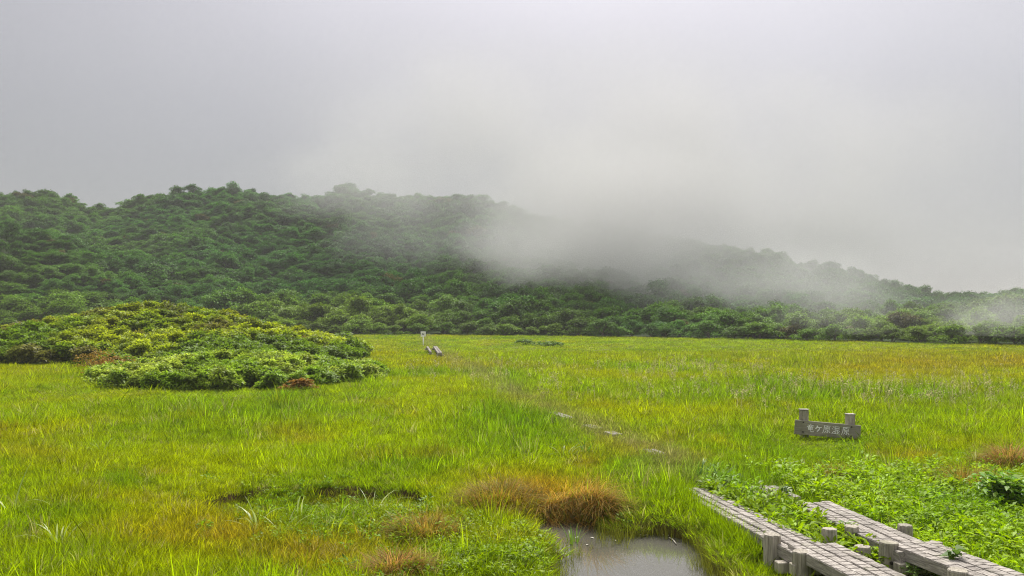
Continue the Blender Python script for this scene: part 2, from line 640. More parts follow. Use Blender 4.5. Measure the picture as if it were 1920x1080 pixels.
def join(parts):
    V, Q, off = [], [], 0
    for v, q in parts:
        V.append(v); Q.append(q + off); off += len(v)
    return np.concatenate(V), np.concatenate(Q)


def source(name, meshes):
    c = bpy.data.collections.new(name)
    for i, me in enumerate(meshes):
        o = bpy.data.objects.new('%s_%s' % (name, chr(97 + i)), me)
        c.objects.link(o)
    return c


_trees = {}


def scatter(name, label, cat, src, nsrc, P, rot, scl, tint, group=None):
    """one stuff object whose points carry grass or foliage"""
    n = len(P)
    me = bpy.data.meshes.new(name)
    me.vertices.add(n)
    me.vertices.foreach_set('co', np.ascontiguousarray(P, dtype=np.float32).ravel())
    a = me.attributes.new('turn', 'FLOAT_VECTOR', 'POINT'); a.data.foreach_set('vector', np.ascontiguousarray(rot, dtype=np.float32).ravel())
    a = me.attributes.new('size', 'FLOAT_VECTOR', 'POINT'); a.data.foreach_set('vector', np.ascontiguousarray(scl, dtype=np.float32).ravel())
    a = me.attributes.new('pick', 'INT', 'POINT'); a.data.foreach_set('value', RNG.integers(0, nsrc, n).astype(np.int32))
    t4 = np.ones((n, 4), dtype=np.float32); t4[:, :3] = tint
    a = me.attributes.new('tint', 'FLOAT_COLOR', 'POINT'); a.data.foreach_set('color', t4.ravel())
    ob = link(name, me)
    tr = bpy.data.node_groups.new(name, 'GeometryNodeTree')
    tr.interface.new_socket('Geometry', in_out='INPUT', socket_type='NodeSocketGeometry')
    tr.interface.new_socket('Geometry', in_out='OUTPUT', socket_type='NodeSocketGeometry')
    nn, ll = tr.nodes.new, tr.links.new
    gi, go = nn('NodeGroupInput'), nn('NodeGroupOutput')
    ci = nn('GeometryNodeCollectionInfo')
    ci.inputs['Collection'].default_value = src
    ci.inputs['Separate Children'].default_value = True
    ci.inputs['Reset Children'].default_value = True
    ip = nn('GeometryNodeInstanceOnPoints')
    ip.inputs['Pick Instance'].default_value = True

    def attr(nm, ty):
        x = nn('GeometryNodeInputNamedAttribute'); x.data_type = ty
        x.inputs['Name'].default_value = nm
        return x.outputs['Attribute']
    ll(gi.outputs[0], ip.inputs['Points'])
    ll(ci.outputs[0], ip.inputs['Instance'])
    ll(attr('pick', 'INT'), ip.inputs['Instance Index'])
    e2r = nn('FunctionNodeEulerToRotation')
    ll(attr('turn', 'FLOAT_VECTOR'), e2r.inputs[0])
    ll(e2r.outputs[0], ip.inputs['Rotation'])
    ll(attr('size', 'FLOAT_VECTOR'), ip.inputs['Scale'])
    ll(ip.outputs[0], go.inputs[0])
    md = ob.modifiers.new('scatter', 'NODES')
    md.node_group = tr
    tag(ob, label, cat, group, 'stuff')
    return ob


# ------------------------------------------------------------------ the boardwalk lines
# centre lines (x as a function of y), used to keep grass off the decks
LEFT = [(5.0, 3.42), (8.28, 2.76), (11.6, 2.31), (14.7, 2.48), (20, 1.09), (25.7, 0), (36, -1.7), (53, -4.6), (77, -7.7)]


def left_x(y):
    return np.interp(y, [a for a, _ in LEFT], [b_ for _, b_ in LEFT])


def right_x(y):
    return np.interp(y, [5.0, 8.3, 10.5, 11.7, 15], [4.52, 3.69, 3.50, 3.34, 3.2])


def deck_clear(X, Y, pad=.0):
    """1 on a visible deck"""
    a = (np.abs(X - left_x(Y) - .02) < .235 + pad) & (Y < 11.6)
    b_ = (np.abs(X - right_x(Y)) < .27 + pad) & (Y < 10.6)
    c = (np.abs(X - 3.34) < .16) & (np.abs(Y - 11.5) < .12)
    d = np.zeros_like(a)
    for px, py, ry in ((1245, 845, .14), (1054, 778, .22)):
        g = G(px, py, .1)
        d |= (np.abs(X - g.x) < .22) & (np.abs(Y - g.y) < ry)
    gap = (Y < 8.1) & (X > left_x(Y)) & (X < right_x(Y))
    return a | b_ | d | gap


# ------------------------------------------------------------------ grass
GREEN = np.array([.15, .275, .003])
DEEP = np.array([.055, .125, .008])
LIME = np.array([.285, .385, .001])
YELL = np.array([.33, .33, .001])
RUST = np.array([.36, .225, .015])
STRAW = np.array([.42, .34, .16])
OLIVE = np.array([.13, .14, .012])

RUST_PATCH = [(1010, 935, 120, 38, .95), (800, 992, 80, 24, .8), (745, 1066, 60, 22, .85), (590, 1040, 150, 40, .62), (300, 1015, 90, 22, .45), (680, 1010, 70, 18, .55),
              (430, 1005, 90, 34, .58), (1560, 892, 36, 14, .75), (1830, 902, 60, 16, .75), (1890, 868, 45, 12, .7),
              (720, 862, 60, 14, .35), (540, 815, 50, 14, .35), (700, 760, 60, 10, .25), (1560, 800, 30, 14, .1),
              (640, 940, 110, 12, .35), (930, 690, 90, 9, .4), (1290, 865, 40, 12, .35), (1720, 685, 240, 26, .5),
              (1900, 680, 140, 20, .58), (1420, 672, 160, 14, .22), (60, 855, 90, 12, .3), (230, 940, 120, 10, .2), (1100, 872, 40, 14, .5)]
GREEN_PATCH = [(370, 775, 190, 32, .7), (1000, 800, 110, 30, .85), (1180, 900, 110, 60, .7), (1550, 745, 460, 24, .75), (230, 905, 70, 16, .8),
               (870, 985, 60, 22, .7), (650, 985, 170, 28, .75), (100, 970, 110, 28, .6), (60, 1070, 200, 30, .35), (480, 1075, 130, 16, .5),
               (1400, 800, 160, 40, .35), (1650, 855, 90, 16, .6), (950, 1050, 150, 40, .55), (1350, 655, 260, 12, .45), (1480, 860, 80, 30, .4),
               (1240, 1000, 70, 40, .5), (1330, 880, 60, 25, .6), (1160, 690, 70, 8, .6)]
YELL_PATCH = [(700, 665, 90, 26, .8), (80, 700, 150, 26, .7), (1100, 672, 260, 16, .5), (1250, 710, 240, 12, .6), (1800, 840, 160, 24, .4),
              (120, 880, 160, 40, .5), (330, 860, 120, 22, .3), (860, 740, 120, 20, .3), (1650, 660, 300, 16, .5), (980, 900, 160, 22, .5)]


def grass_tint(X, Y, Z):
    px, py = to_px(X, Y, np.minimum(Z, .4))
    n = len(X)
    a = fbm(X * .45, Y * .25, 61, 4)
    b_ = fbm(X * 1.5, Y * .9, 91, 3)
    gk = np.clip((a - .5) * 2.2 + .25 + (b_ - .5) * .9, 0, 1)
    yk = np.clip((fbm(X * .28 + 9, Y * .2, 71, 3) - .5) * 2.2 + .2, 0, 1)
    rk = np.clip((fbm(X * .9 + 5, Y * .55, 81, 3) - .66) * 3.0, 0, .5) * sstep(40, 8, Y)
    for cx, cy_, rx, ry, k in GREEN_PATCH:
        gk = np.maximum(gk, 1.25 * k * blob(px, py, cx, cy_, rx, ry))
    for cx, cy_, rx, ry, k in YELL_PATCH:
        v = k * blob(px, py, cx, cy_, rx, ry)
        yk = np.maximum(yk, v); gk = gk * (1 - .7 * v)
    for cx, cy_, rx, ry, k in RUST_PATCH:
        rk = np.maximum(rk, 1.1 * k * blob(px, py, cx, cy_, rx, ry))
    gk = np.clip(gk, 0, 1)[:, None]; yk = np.clip(yk, 0, 1)[:, None]; rk = np.clip(rk + RNG.normal(0, .06, n), 0, 1)[:, None]
    c = LIME * (1 - yk) + YELL * yk
    c = c * (1 - gk) + GREEN * gk
    c = c * (1 - rk) + RUST * rk
    c = c * RNG.uniform(.5, 1.45, n)[:, None]
    st = (RNG.random(n) < .06)[:, None]
    c = np.where(st, c * .4 + STRAW * .6, c)
    return c, px, py, gk[:, 0], rk[:, 0]


def meadow_points(y0, y1, dens, smax=.74):
    area = smax * (y1 ** 2 - y0 ** 2) if y0 > 0 else 0
    n = int(area * dens)
    y = np.sqrt(RNG.uniform(y0 ** 2, y1 ** 2, n))
    x = RNG.uniform(-smax, smax, n) * y
    return x, y


def on_meadow(x, y):
    u = 960 + FPX * x / y
    _, mk, _ = mounds(x, y)
    return (pond_d(x, y) > 1.03) & ~deck_clear(x, y) & (mk < .5) & (y < edge_y(u) + 2)


def sign_low(px, py):
    return 1 - .75 * np.exp(-((px - 1552) / 95) ** 2 - ((py - 838) / 24) ** 2)


# three kinds of blades
fine = source('sedge_tuft', [mesh_np('sedge_tuft', *tuft(44, .11, (.05, .145), (.004, .0085), .35, (.2, 1.3), 100 + k), M_GRASS) for k in range(5)])
broad = source('reed_tuft', [mesh_np('reed_tuft', *tuft(12, .09, (.16, .36), (.007, .014), .22, (.1, 1.1), 200 + k, 4), M_GRASS) for k in range(5)])
coarse = source('meadow_tuft', [mesh_np('meadow_tuft', *tuft(40, .26, (.05, .15), (.009, .018), .5, (.2, 1.2), 300 + k, 2), M_GRASS) for k in range(5)])

P_, R_, S_, T_ = [], [], [], []


def grass_layer(name, label, src, y0, y1, dens, size, tall=None, keep=None, dark=1.0, smax=.74):
    x, y = meadow_points(y0, y1, dens, smax)
    k = on_meadow(x, y)
    x, y = x[k], y[k]
    z = height(x, y)
    c, px, py, gk, rk = grass_tint(x, y, z)
    if keep is not None:
        k = RNG.random(len(x)) < keep(x, y, px, py, gk, rk)
        x, y, z, c, px, py, gk, rk = x[k], y[k], z[k], c[k], px[k], py[k], gk[k], rk[k]
    n = len(x)
    rot = np.stack([RNG.normal(0, .12, n), RNG.normal(0, .12, n), RNG.uniform(0, 6.283, n)], -1)
    s = size * RNG.uniform(.6, 1.35, n) * (.6 + .8 * fbm(x * .9, y * .9, 13, 4))
    hgt = s * (tall(x, y, px, py, gk) if tall else 1) * sign_low(px, py)
    hgt = np.where(pool_d(x, y) < .95, hgt * .7, hgt)
    way = np.exp(-((x - left_x(y)) / .5) ** 2) * sstep(11.8, 12.6, y) * (.45 + .55 * vnoise(x * 2, y * 1.2, 3))
    hgt = hgt * (1 - .08 * way)
    c = c * (1 - .75 * way[:, None]) + np.array([.25, .225, .085]) * .75 * way[:, None] * RNG.uniform(.55, 1.4, (n, 1))
    hgt = hgt * (1 - .5 * sstep(1.45, 1.1, pond_d(x, y)))
    hgt = hgt * (1 - .55 * np.exp(-((x + 8.9) / 6) ** 2 - ((y - 24.3) / 2.2) ** 2))
    near = np.minimum(np.abs(x - left_x(y) - .1), np.where(y < 11, np.abs(x - right_x(y)), 9)) < .55
    hgt = np.where(near & (y < 12.5), hgt * np.where((x < left_x(y)) & (y > 8.7), 1.15, .62), hgt)
    scatter(name, label, 'grass', src, 5, np.stack([x, y, z], -1), rot, np.stack([s, s, hgt], -1), c * dark)


def patchy(lo, hi, seed=17):
    return lambda x, y, px, py, gk, rk: np.clip(lo + (hi - lo) * gk - rk * .6, 0, 1)


grass_layer('sedge', 'fine yellow-green sedge covering the near bog', fine, 5.0, 17, 200, 1.1,
            smax=.80)
grass_layer('meadow_sedge', 'fine yellow-green sedge across the middle of the meadow', fine, 17, 34, 70, 1.5)
grass_layer('meadow_grass', 'yellow-green grass over the wide meadow', coarse, 15, 50, 28, 1.05)
grass_layer('far_meadow_grass', 'yellow and orange grass at the far side of the meadow', coarse, 48, 92, 13, 1.3,
            tall=lambda x, y, px, py, gk: .55)
grass_layer('reed_grass', 'brighter broad-bladed grass in patches on the near bog', broad, 5.0, 20, 26, .95,
            keep=patchy(.16, 1.0))
grass_layer('tall_reed_grass', 'taller green reed grass growing in bands across the meadow', broad, 18, 46, 16, 1.45,
            keep=patchy(.02, 1.0), tall=lambda x, y, px, py, gk: .45 + .5 * gk)

# pale seed heads standing over the reed band
V, Q = [], []
seedm = []
for k in range(3):
    r = np.random.default_rng(400 + k)
    st = blades(np.zeros((3, 3)) + r.normal(0, .05, (3, 3)) * [1, 1, 0], r.uniform(0, 6, 3), r.uniform(.32, .52, 3), np.full(3, .006), np.abs(r.normal(0, .12, 3)), r.uniform(0, .4, 3), 3)
    parts = [st]
    for j in range(3):
        tipp = st[0].reshape(3, 4, 2, 3)[j, -1].mean(0)
        m = 9
        b0 = tipp + np.stack([r.normal(0, .012, m), r.normal(0, .012, m), r.uniform(-.12, .02, m)], -1)
        parts.append(leaves(b0, r.uniform(0, 6.28, m), r.uniform(.2, 1.2, m), r.uniform(.04, .08, m), r.uniform(.012, .02, m)))
    seedm.append(mesh_np('seed_stem', *join(parts), M_GRASS))
seeds = source('seed_stem', seedm)
x, y = meadow_points(17, 40, 9)
px, py = to_px(x, y, 0)
dn = np.clip(.9 * blob(px, py, 1600, 745, 420, 22) + .6 * blob(px, py, 1300, 705, 150, 14) + .35 * blob(px, py, 950, 705, 130, 30), 0, 1)
k = on_meadow(x, y) & (RNG.random(len(x)) < dn * .4)
x, y = x[k], y[k]
n = len(x)
scatter('seed_grass', 'pale seed heads on thin stems above the reed grass', 'grass', seeds, 3, np.stack([x, y, height(x, y)], -1),
        np.stack([RNG.normal(0, .1, n), RNG.normal(0, .1, n), RNG.uniform(0, 6.28, n)], -1), np.repeat(RNG.uniform(.8, 1.25, n)[:, None], 3, 1),
        np.array([.36, .33, .15]) * RNG.uniform(.7, 1.2, (n, 1)))

# broad-leaved ground cover by the boardwalk
leafm = []
for k in range(5):
    r = np.random.default_rng(500 + k)
    m = 22
    a = r.uniform(0, 6.283, m); rr = .10 * np.sqrt(r.random(m))
    b0 = np.stack([rr * np.cos(a), rr * np.sin(a), r.uniform(.03, .20, m)], -1)
    lv = leaves(b0, a + r.normal(0, .5, m), r.uniform(-.2, .9, m), r.uniform(.045, .10, m), r.uniform(.022, .042, m))
    stm = blades(b0 * [.3, .3, 0], a, b0[:, 2] * 1.15, np.full(m, .004), np.full(m, .25), np.full(m, .2), 2)
    leafm.append(mesh_np('leaf_rosette', *join([lv, stm]), M_LEAF))
rosette = source('leaf_rosette', leafm)


def leaf_layer(name, label, y0, y1, dens, fn, size, cols, smax=.8):
    x, y = meadow_points(y0, y1, dens, smax)
    z = height(x, y)
    px, py = to_px(x, y, z)
    k = (pond_d(x, y) > 1.02) & ~deck_clear(x, y, .05) & (RNG.random(len(x)) < fn(x, y, px, py))
    x, y, z, px, py = x[k], y[k], z[k], px[k], py[k]
    n = len(x)
    mixk = np.clip((fbm(x * 1.1, y * 1.1, 23) - .5) * 3 + .5 + RNG.normal(0, .15, n), 0, 1)[:, None]
    c = (cols[0] * mixk + cols[1] * (1 - mixk)) * RNG.uniform(.8, 1.25, (n, 1))
    s = size * RNG.uniform(.7, 1.35, n) * (.7 + .6 * fbm(x * .9, y * .9, 33)) * sign_low(px, py)
    scatter(name, label, 'ground cover', rosette, 5, np.stack([x, y, z], -1),
            np.stack([RNG.normal(0, .15, n), RNG.normal(0, .15, n), RNG.uniform(0, 6.28, n)], -1), np.repeat(s[:, None], 3, 1), c)


leaf_layer('leafy_ground_cover', 'bright broad-leaved plants crowding the far edge of the boardwalks', 5, 14.5, 150,
           lambda x, y, px, py: np.clip(1.2 * sstep(0, .35, x - right_x(y) - .2) * sstep(14, 10.5, y) + .9 * sstep(.05, .2, x - left_x(y) - .18) * sstep(.1, .3, right_x(y) - x) * sstep(13.5, 11, y) * sstep(8.0, 8.6, y), 0, 1) * np.clip(.35 + 1.6 * (fbm(x * .8, y * .8, 44) - .3), .1, 1),
           .85, (LIME * np.array([.95, 1.05, 1]), GREEN * 1.1))
leaf_layer('marsh_weed', 'short round-leaved marsh weed along the pond margin', 5, 13, 110,
           lambda x, y, px, py: np.clip(blob(px, py, 930, 1050, 170, 55) + .8 * blob(px, py, 650, 985, 160, 28) + .5 * blob(px, py, 560, 925, 130, 20), 0, 1),
           .55, (GREEN * .95, LIME * .8))


# grass and leaves hugging the deck edges
n = 900
y = RNG.uniform(8.7, 11.9, n)
x = left_x(y) - .235 - np.abs(RNG.normal(0, .07, n))
z = height(x, y)
scatter('edge_grass', 'longer grass leaning against the boardwalk side by the pond', 'grass', broad, 5, np.stack([x, y, z], -1),
        np.stack([RNG.normal(0, .2, n), RNG.normal(.12, .2, n), RNG.uniform(0, 6.28, n)], -1),
        np.stack([np.full(n, .8), np.full(n, .8), RNG.uniform(.45, 1.0, n)], -1), (LIME * .6 + GREEN * .4) * RNG.uniform(.5, 1.3, (n, 1)))
n = 420
y = np.concatenate([RNG.uniform(8.2, 11.7, n // 2), RNG.uniform(8.2, 10.8, n // 2)])
x = np.concatenate([left_x(y[:n // 2]) + .25 + np.abs(RNG.normal(0, .05, n // 2)), right_x(y[n // 2:]) - .26 - np.abs(RNG.normal(0, .05, n // 2))])
scatter('edge_leaves', 'broad leaves crowding up between the two boardwalks', 'ground cover', rosette, 5, np.stack([x, y, height(x, y)], -1),
        np.stack([RNG.normal(0, .25, n), RNG.normal(0, .25, n), RNG.uniform(0, 6.28, n)], -1), np.repeat(RNG.uniform(.7, 1.25, n)[:, None], 3, 1),
        (LIME * .5 + GREEN * .5) * RNG.uniform(.6, 1.3, (n, 1)))


# ------------------------------------------------------------------ shrubs on the mounds
def clump_mesh(name, mat, seed, n_lob, n_leaf, rx, rz, leaf, flat=.55, zc=0.0):
    """crown of leaf faces spread over many small lobes"""
    r = np.random.default_rng(seed)
    parts = []
    for k in range(n_lob):
        a = r.uniform(0, 6.283)
        q = r.uniform(0, 1) ** .6
        ph = r.uniform(-.15, 1) * np.pi / 2
        c = np.array([np.cos(a) * np.cos(ph) * rx * q, np.sin(a) * np.cos(ph) * rx * q, zc + np.sin(ph) * rz * (.45 + .55 * q)])
        lr = rx * r.uniform(.26, .46)
        m = n_leaf
        v = r.normal(0, 1, (m, 3)); v /= np.linalg.norm(v, axis=1)[:, None]
        v[:, 2] = np.where(v[:, 2] < -.25, -v[:, 2], v[:, 2])
        pos = c + v * lr * np.array([1, 1, .75]) * r.uniform(.55, 1.05, (m, 1))
        az = np.arctan2(v[:, 1], v[:, 0]) + r.normal(0, .7, m)
        tilt = r.normal(.15, .5, m) - .4 * (1 - v[:, 2])
        parts.append(leaves(pos, az, tilt, r.uniform(.75, 1.35, m) * leaf, r.uniform(.75, 1.2, m) * leaf * flat))
    V, Q = join(parts)
    return mesh_np(name, V, Q, mat)


shr = source('shrub_clump', [clump_mesh('shrub_clump', M_LEAF, 600 + k, 9, 70, .38, .30, .10, .5, .12) for k in range(5)])


def shrub_layer(name, label, fn, dens, x0, x1, y0, y1, size, colf):
    n = int((x1 - x0) * (y1 - y0) * dens)
    x = RNG.uniform(x0, x1, n); y = RNG.uniform(y0, y1, n)
    k = fn(x, y)
    x, y = x[k], y[k]
    n = len(x)
    z = height(x, y)
    px, py = to_px(x, y, z + .4)
    c = colf(x, y, px, py) * RNG.uniform(.75, 1.25, (n, 1))
    s = size * RNG.uniform(.7, 1.3, n)
    sz = s * (.7 + .6 * fbm(x * .8, y * .8, 51))
    scatter(name, label, 'shrubs', shr, 5, np.stack([x, y, z], -1), np.stack([RNG.normal(0, .15, n), RNG.normal(0, .15, n), RNG.uniform(0, 6.28, n)], -1),
            np.stack([s, s, sz], -1), c)


def mound_front(x, y):
    _, mk, r1 = mounds(x, y)
    return (r1 < 1.0) & (mk > .5)


def mound_back(x, y):
    _, mk, r1 = mounds(x, y)
    return (r1 >= 1.0) & (mk > .5)


def col_front(x, y, px, py):
    k = np.clip((fbm(x * .7, y * .7, 66) - .45) * 3, 0, 1)[:, None]
    return np.array([.20, .32, .014]) * (1 - k) + np.array([.39, .47, .05]) * k


def col_back(x, y, px, py):
    k = np.clip((fbm(x * .4, y * .4, 67) - .42) * 3.5, 0, 1)[:, None]
    g = np.array([.15, .245, .010]) * (1 - k) + np.array([.34, .40, .010]) * k
    ru = np.clip((fbm(x * .5 + 3, y * .5, 68) - .62) * 4, 0, .6)[:, None]
    return g * (1 - ru) + np.array([.17, .11, .03]) * ru


shrub_layer('dwarf_bamboo', 'pale leafy low shrubs mounded at the meadow front of the rise', mound_front, 7.5, -16, -2, 25, 38, .95, col_front)
shrub_layer('mound_shrubs', 'yellow-green shrubs covering the rounded rise before the hill', mound_back, 3.6, -34, -1, 34, 60, 1.35, col_back)

# rusty bushes on the mound, each one a thing
for (px_, py_, rx_, sc_, lab) in ((228, 700, 1.0, 1.7, 'rust-red low bush at the meadow corner of the shrub mound'),
                                  (182, 688, 1.0, 1.5, 'orange and green low bush tucked beside the rust-red corner bush'),
                                  (565, 726, 1.0, .7, 'brownish low bush at the foot of the pale shrub mound'),
                                  (535, 634, 1.0, 1.2, 'rusty brown bush high on the flank of the shrub mound')):
    if py_ > 650:
        g = G(px_, py_ + 8, 0)
    else:
        g = G(px_, py_ + 6, .9)
    zz = hz(g.x, g.y)
    b0 = empty('rusty_bush', (g.x, g.y, zz))
    tag(b0, lab, 'bush')
    me = clump_mesh('foliage', M_CROWN_O, 650 + px_, 10, 60, .75 * sc_, .42 * sc_, .12, .5, .1)
    f = link('foliage', me, b0)
    f.color = (.30, .155, .025, 1) if px_ != 182 else (.30, .19, .02, 1)
    f.scale = (1.15, .9, .85)
    mb = MB()
    for j in range(4):
        a = j * 1.6
        mb.tube([(.05 * math.cos(a), .05 * math.sin(a), -.05), (.3 * math.cos(a) * sc_, .3 * math.sin(a) * sc_, .3 * sc_)], [.02, .01], 5)
    link('stem', mb.mesh('stem', M_BARK), b0)


# ------------------------------------------------------------------ the wooded hill
crowns_i = [clump_mesh('tree_crown', M_CROWN_I, 700 + k, 17, 120, 1.25, 1.05, .17, .62, .75) for k in range(6)]
crowns_o = []
for k, me in enumerate(crowns_i[:5]):
    m2 = me.copy()
    m2.name = 'crown'
    m2.materials.clear()
    m2.materials.append(M_CROWN_O)
    crowns_o.append(m2)
trunks = []
for k in range(3):
    r = random.Random(800 + k)
    mb = MB()
    mb.tube([(0, 0, -.3), (r.uniform(-.05, .05), r.uniform(-.05, .05), .5), (r.uniform(-.15, .15), r.uniform(-.15, .15), 1.2)], [.09, .075, .05], 6)
    for j in range(4):
        a = j * 1.6 + r.uniform(-.4, .4)
        mb.tube([(0, 0, .3 + .15 * j), (.35 * math.cos(a), .35 * math.sin(a), .8 + .15 * j), (.8 * math.cos(a), .8 * math.sin(a), 1.2 + .2 * j)], [.05, .04, .015], 5, cap=False)
    trunks.append(mb.mesh('trunk', M_BARK))


def forest_col(x, y, u, n):
    a = fbm(x * .05, y * .05, 901, 3)
    d = y - edge_y(u)
    base = np.array([.066, .195, .020])
    light = np.array([.185, .29, .016])
    dark = np.array([.026, .080, .014])
    brown = np.array([.13, .12, .025])
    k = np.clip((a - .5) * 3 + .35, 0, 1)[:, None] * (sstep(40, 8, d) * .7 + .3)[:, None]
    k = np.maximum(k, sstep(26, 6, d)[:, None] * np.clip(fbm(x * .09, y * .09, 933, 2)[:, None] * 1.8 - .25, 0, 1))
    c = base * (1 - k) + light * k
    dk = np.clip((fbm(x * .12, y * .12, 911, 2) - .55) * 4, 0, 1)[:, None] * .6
    c = c * (1 - dk) + dark * dk
    br = (RNG.random(n) < .012)[:, None]
    c = np.where(br, brown, c)
    return c * RNG.uniform(.7, 1.3, (n, 1))


TREES = []          # (x, y) of the individually built trees
r = np.random.default_rng(77)


def tree(name, label, x, y, size, hgt, col, group, kk):
    z = hz(x, y) - (.1 if name == 'ridge_tree' else .34 * hgt)
    t0 = empty(name, (x, y, z), r.uniform(0, 6.28))
    t0.scale = (size, size, hgt)
    tag(t0, label, 'tree', group)
    c = link('crown', crowns_o[kk % 5], t0)
    c.color = (*col, 1)
    link('trunk', trunks[kk % 3], t0)
    TREES.append((x, y))


# the row at the edge of the meadow, and a second row behind it
cands = []
for row, (off, step) in enumerate(((1.6, 40), (4.6, 40))):
    u = -60.0
    while u < 1990:
        d = edge_y(u)
        uu = u + r.uniform(-9, 9)
        yy = float(d + off + r.uniform(-.8, .9))
        xx = (uu - 960) / FPX * yy
        _, mk, _ = mounds(np.array([xx]), np.array([yy]))
        if not (30 < uu < 520 and row == 0):
            cands.append((row, uu, xx, yy))
        u += step * (80 / d) * r.uniform(.85, 1.15)
ORD = ('first second third fourth fifth sixth seventh eighth ninth tenth eleventh twelfth thirteenth fourteenth fifteenth sixteenth '
       'seventeenth eighteenth nineteenth twentieth').split()
TENS = {20: 'twenty', 30: 'thirty', 40: 'forty'}


def ordinal(k):
    if k <= 20:
        return ORD[k - 1]
    if k % 10 == 0:
        return {30: 'thirtieth', 40: 'fortieth', 50: 'fiftieth'}[k]
    return TENS[k // 10 * 10] + '-' + ORD[k % 10 - 1]


for row in (0, 1):
    for side in (-1, 1):
        seq = sorted([c_ for c_ in cands if c_[0] == row and (c_[1] > 793) == (side > 0)], key=lambda q: abs(q[1] - 793))
        for k_i, (_, uu, xx, yy) in enumerate(seq):
            i = k_i + 13 * row
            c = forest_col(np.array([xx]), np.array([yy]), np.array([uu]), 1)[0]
            big = r.uniform(.75, 1.25)
            way_ = 'misty end' if side > 0 else 'shrub mound'
            lab = '%s shrub tree of the %s row, counted from the white notice towards the %s' % (ordinal(k_i + 1), 'front' if row == 0 else 'second', way_)
            if row == 0:
                tree('shrub_tree', lab, xx, yy, big * .95, big * r.uniform(.62, .85), c, 'shrub trees in the front row of the wood', i)
            else:
                tree('shrub_tree', lab, xx, yy, big * 1.1, big * r.uniform(.85, 1.15), c, 'shrub trees in the second row of the wood', i)

# taller crowns that break the skyline
SKYL = [(30, 352, 1.1, 'small tree where the dark ridge meets the picture edge'),
        (50, 350, 1.2, 'bushy tree on the dark ridge left of its long dip'),
        (96, 356, 1.2, 'broad low tree on the dark ridge beside the dip'),
        (128, 362, 1.0, 'small tree on the ridge sloping down into the dip'),
        (186, 376, 1.1, 'round tree standing in the dip of the ridge'),
        (278, 359, 1.2, 'twin-topped tree on the ridge rising out of the dip'),
        (332, 343, 1.5, 'first of the two tallest trees crowning the ridge'),
        (360, 340, 1.6, 'tallest pointed tree crowning the ridge'),
        (405, 348, 1.3, 'flat-topped tree beside the tallest trees on the ridge'),
        (436, 343, 1.4, 'wide tree on the ridge just before the mist begins'),
        (470, 347, 1.2, 'low tree on the ridge at the first veil of mist'),
        (640, 341, 1.6, 'pale round tree on the ridge inside the thin mist'),
        (690, 349, 1.3, 'faint low tree on the ridge half lost in mist'),
        (1405, 468, 1.3, 'faint grey tree at the head of the misty slope'),
        (1437, 460, 1.6, 'tallest grey tree on the misty descending ridge'),
        (1520, 480, 1.5, 'rounded grey tree on the misty ridge after its notch'),
        (1558, 484, 1.5, 'second rounded grey tree after the notch in the misty ridge'),
        (1605, 502, 1.3, 'grey tree halfway down the misty ridge'),
        (1700, 536, 1.0, 'small tree near the foot of the misty ridge'),
        (1790, 541, 1.0, 'small dark tree on the low saddle of the ridge'),
        (1895, 537, 1.1, 'pale tree on the far rising end of the misty ridge')]
for i, (u, v, s, lab) in enumerate(SKYL):
    yy = float(ridge_r(u)) - 1.5
    xx = (u - 960) / FPX * yy
    top = CAM_Z + (580 - v) / FPX * yy
    z0 = hz(xx, yy)
    hs = max((top - z0) / 2.35, .7)
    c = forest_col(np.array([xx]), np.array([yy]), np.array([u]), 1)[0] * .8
    tree('ridge_tree', lab, xx, yy, s * .95, hs, c, 'trees on the skyline of the hill', i)

# all the rest of the wood
n = 30000
y = RNG.uniform(58, 196, n)
u = RNG.uniform(-420, 2340, n)
keepw = RNG.random(n) < (y / 196)
y, u = y[keepw], u[keepw]
x = (u - 960) / FPX * y
k = (y > edge_y(u) + 6.2) & (y < ridge_r(u) + 4)
_, mk, _ = mounds(x, y)
k &= mk < .5
x, y, u = x[k], y[k], u[k]
n = len(x)
z = height(x, y) - .15
s = RNG.uniform(.5, 1.25, n) ** 1.2 * (.55 + .95 * fbm(x * .12, y * .12, 921))
tall = s * RNG.uniform(.5, 1.15, n)
scatter('hillside_forest', 'dense low green forest covering the misty hill', 'forest', source('forest_crown', crowns_i), 6,
        np.stack([x, y, z], -1), np.stack([RNG.normal(0, .1, n), RNG.normal(0, .1, n), RNG.uniform(0, 6.28, n)], -1),
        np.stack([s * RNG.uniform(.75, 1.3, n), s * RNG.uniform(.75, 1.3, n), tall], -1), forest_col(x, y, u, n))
print('forest', n, 'single trees', len(TREES))


# a low dark shrub patch out on the far meadow
for (u, v, lab) in ((985, 643, 'dark low shrub alone out on the far meadow'), (1030, 645, 'smaller dark shrub just beside the lone far meadow shrub')):
    g = G(u, v + 4, 0)
    e0 = empty('low_shrub', (g.x, g.y, hz(g.x, g.y)))
    tag(e0, lab, 'shrub', 'low shrubs on the far meadow')
    f = link('foliage', clump_mesh('foliage', M_CROWN_O, 990 + u, 9, 45, .8, .3, .14, .5, .05), e0)
    f.color = (.12, .22, .02, 1)
    f.scale = (1.7, 1.0, .7)
    mb = MB()
    for j in range(3):
        mb.tube([(0, 0, -.05), (.3 * math.cos(j * 2.1), .3 * math.sin(j * 2.1), .25)], [.02, .01], 5)
    link('stem', mb.mesh('stem', M_BARK), e0)

# ------------------------------------------------------------------ boardwalk
BEAM_W, BEAM_H, PITCH_G = .104, .105, .088


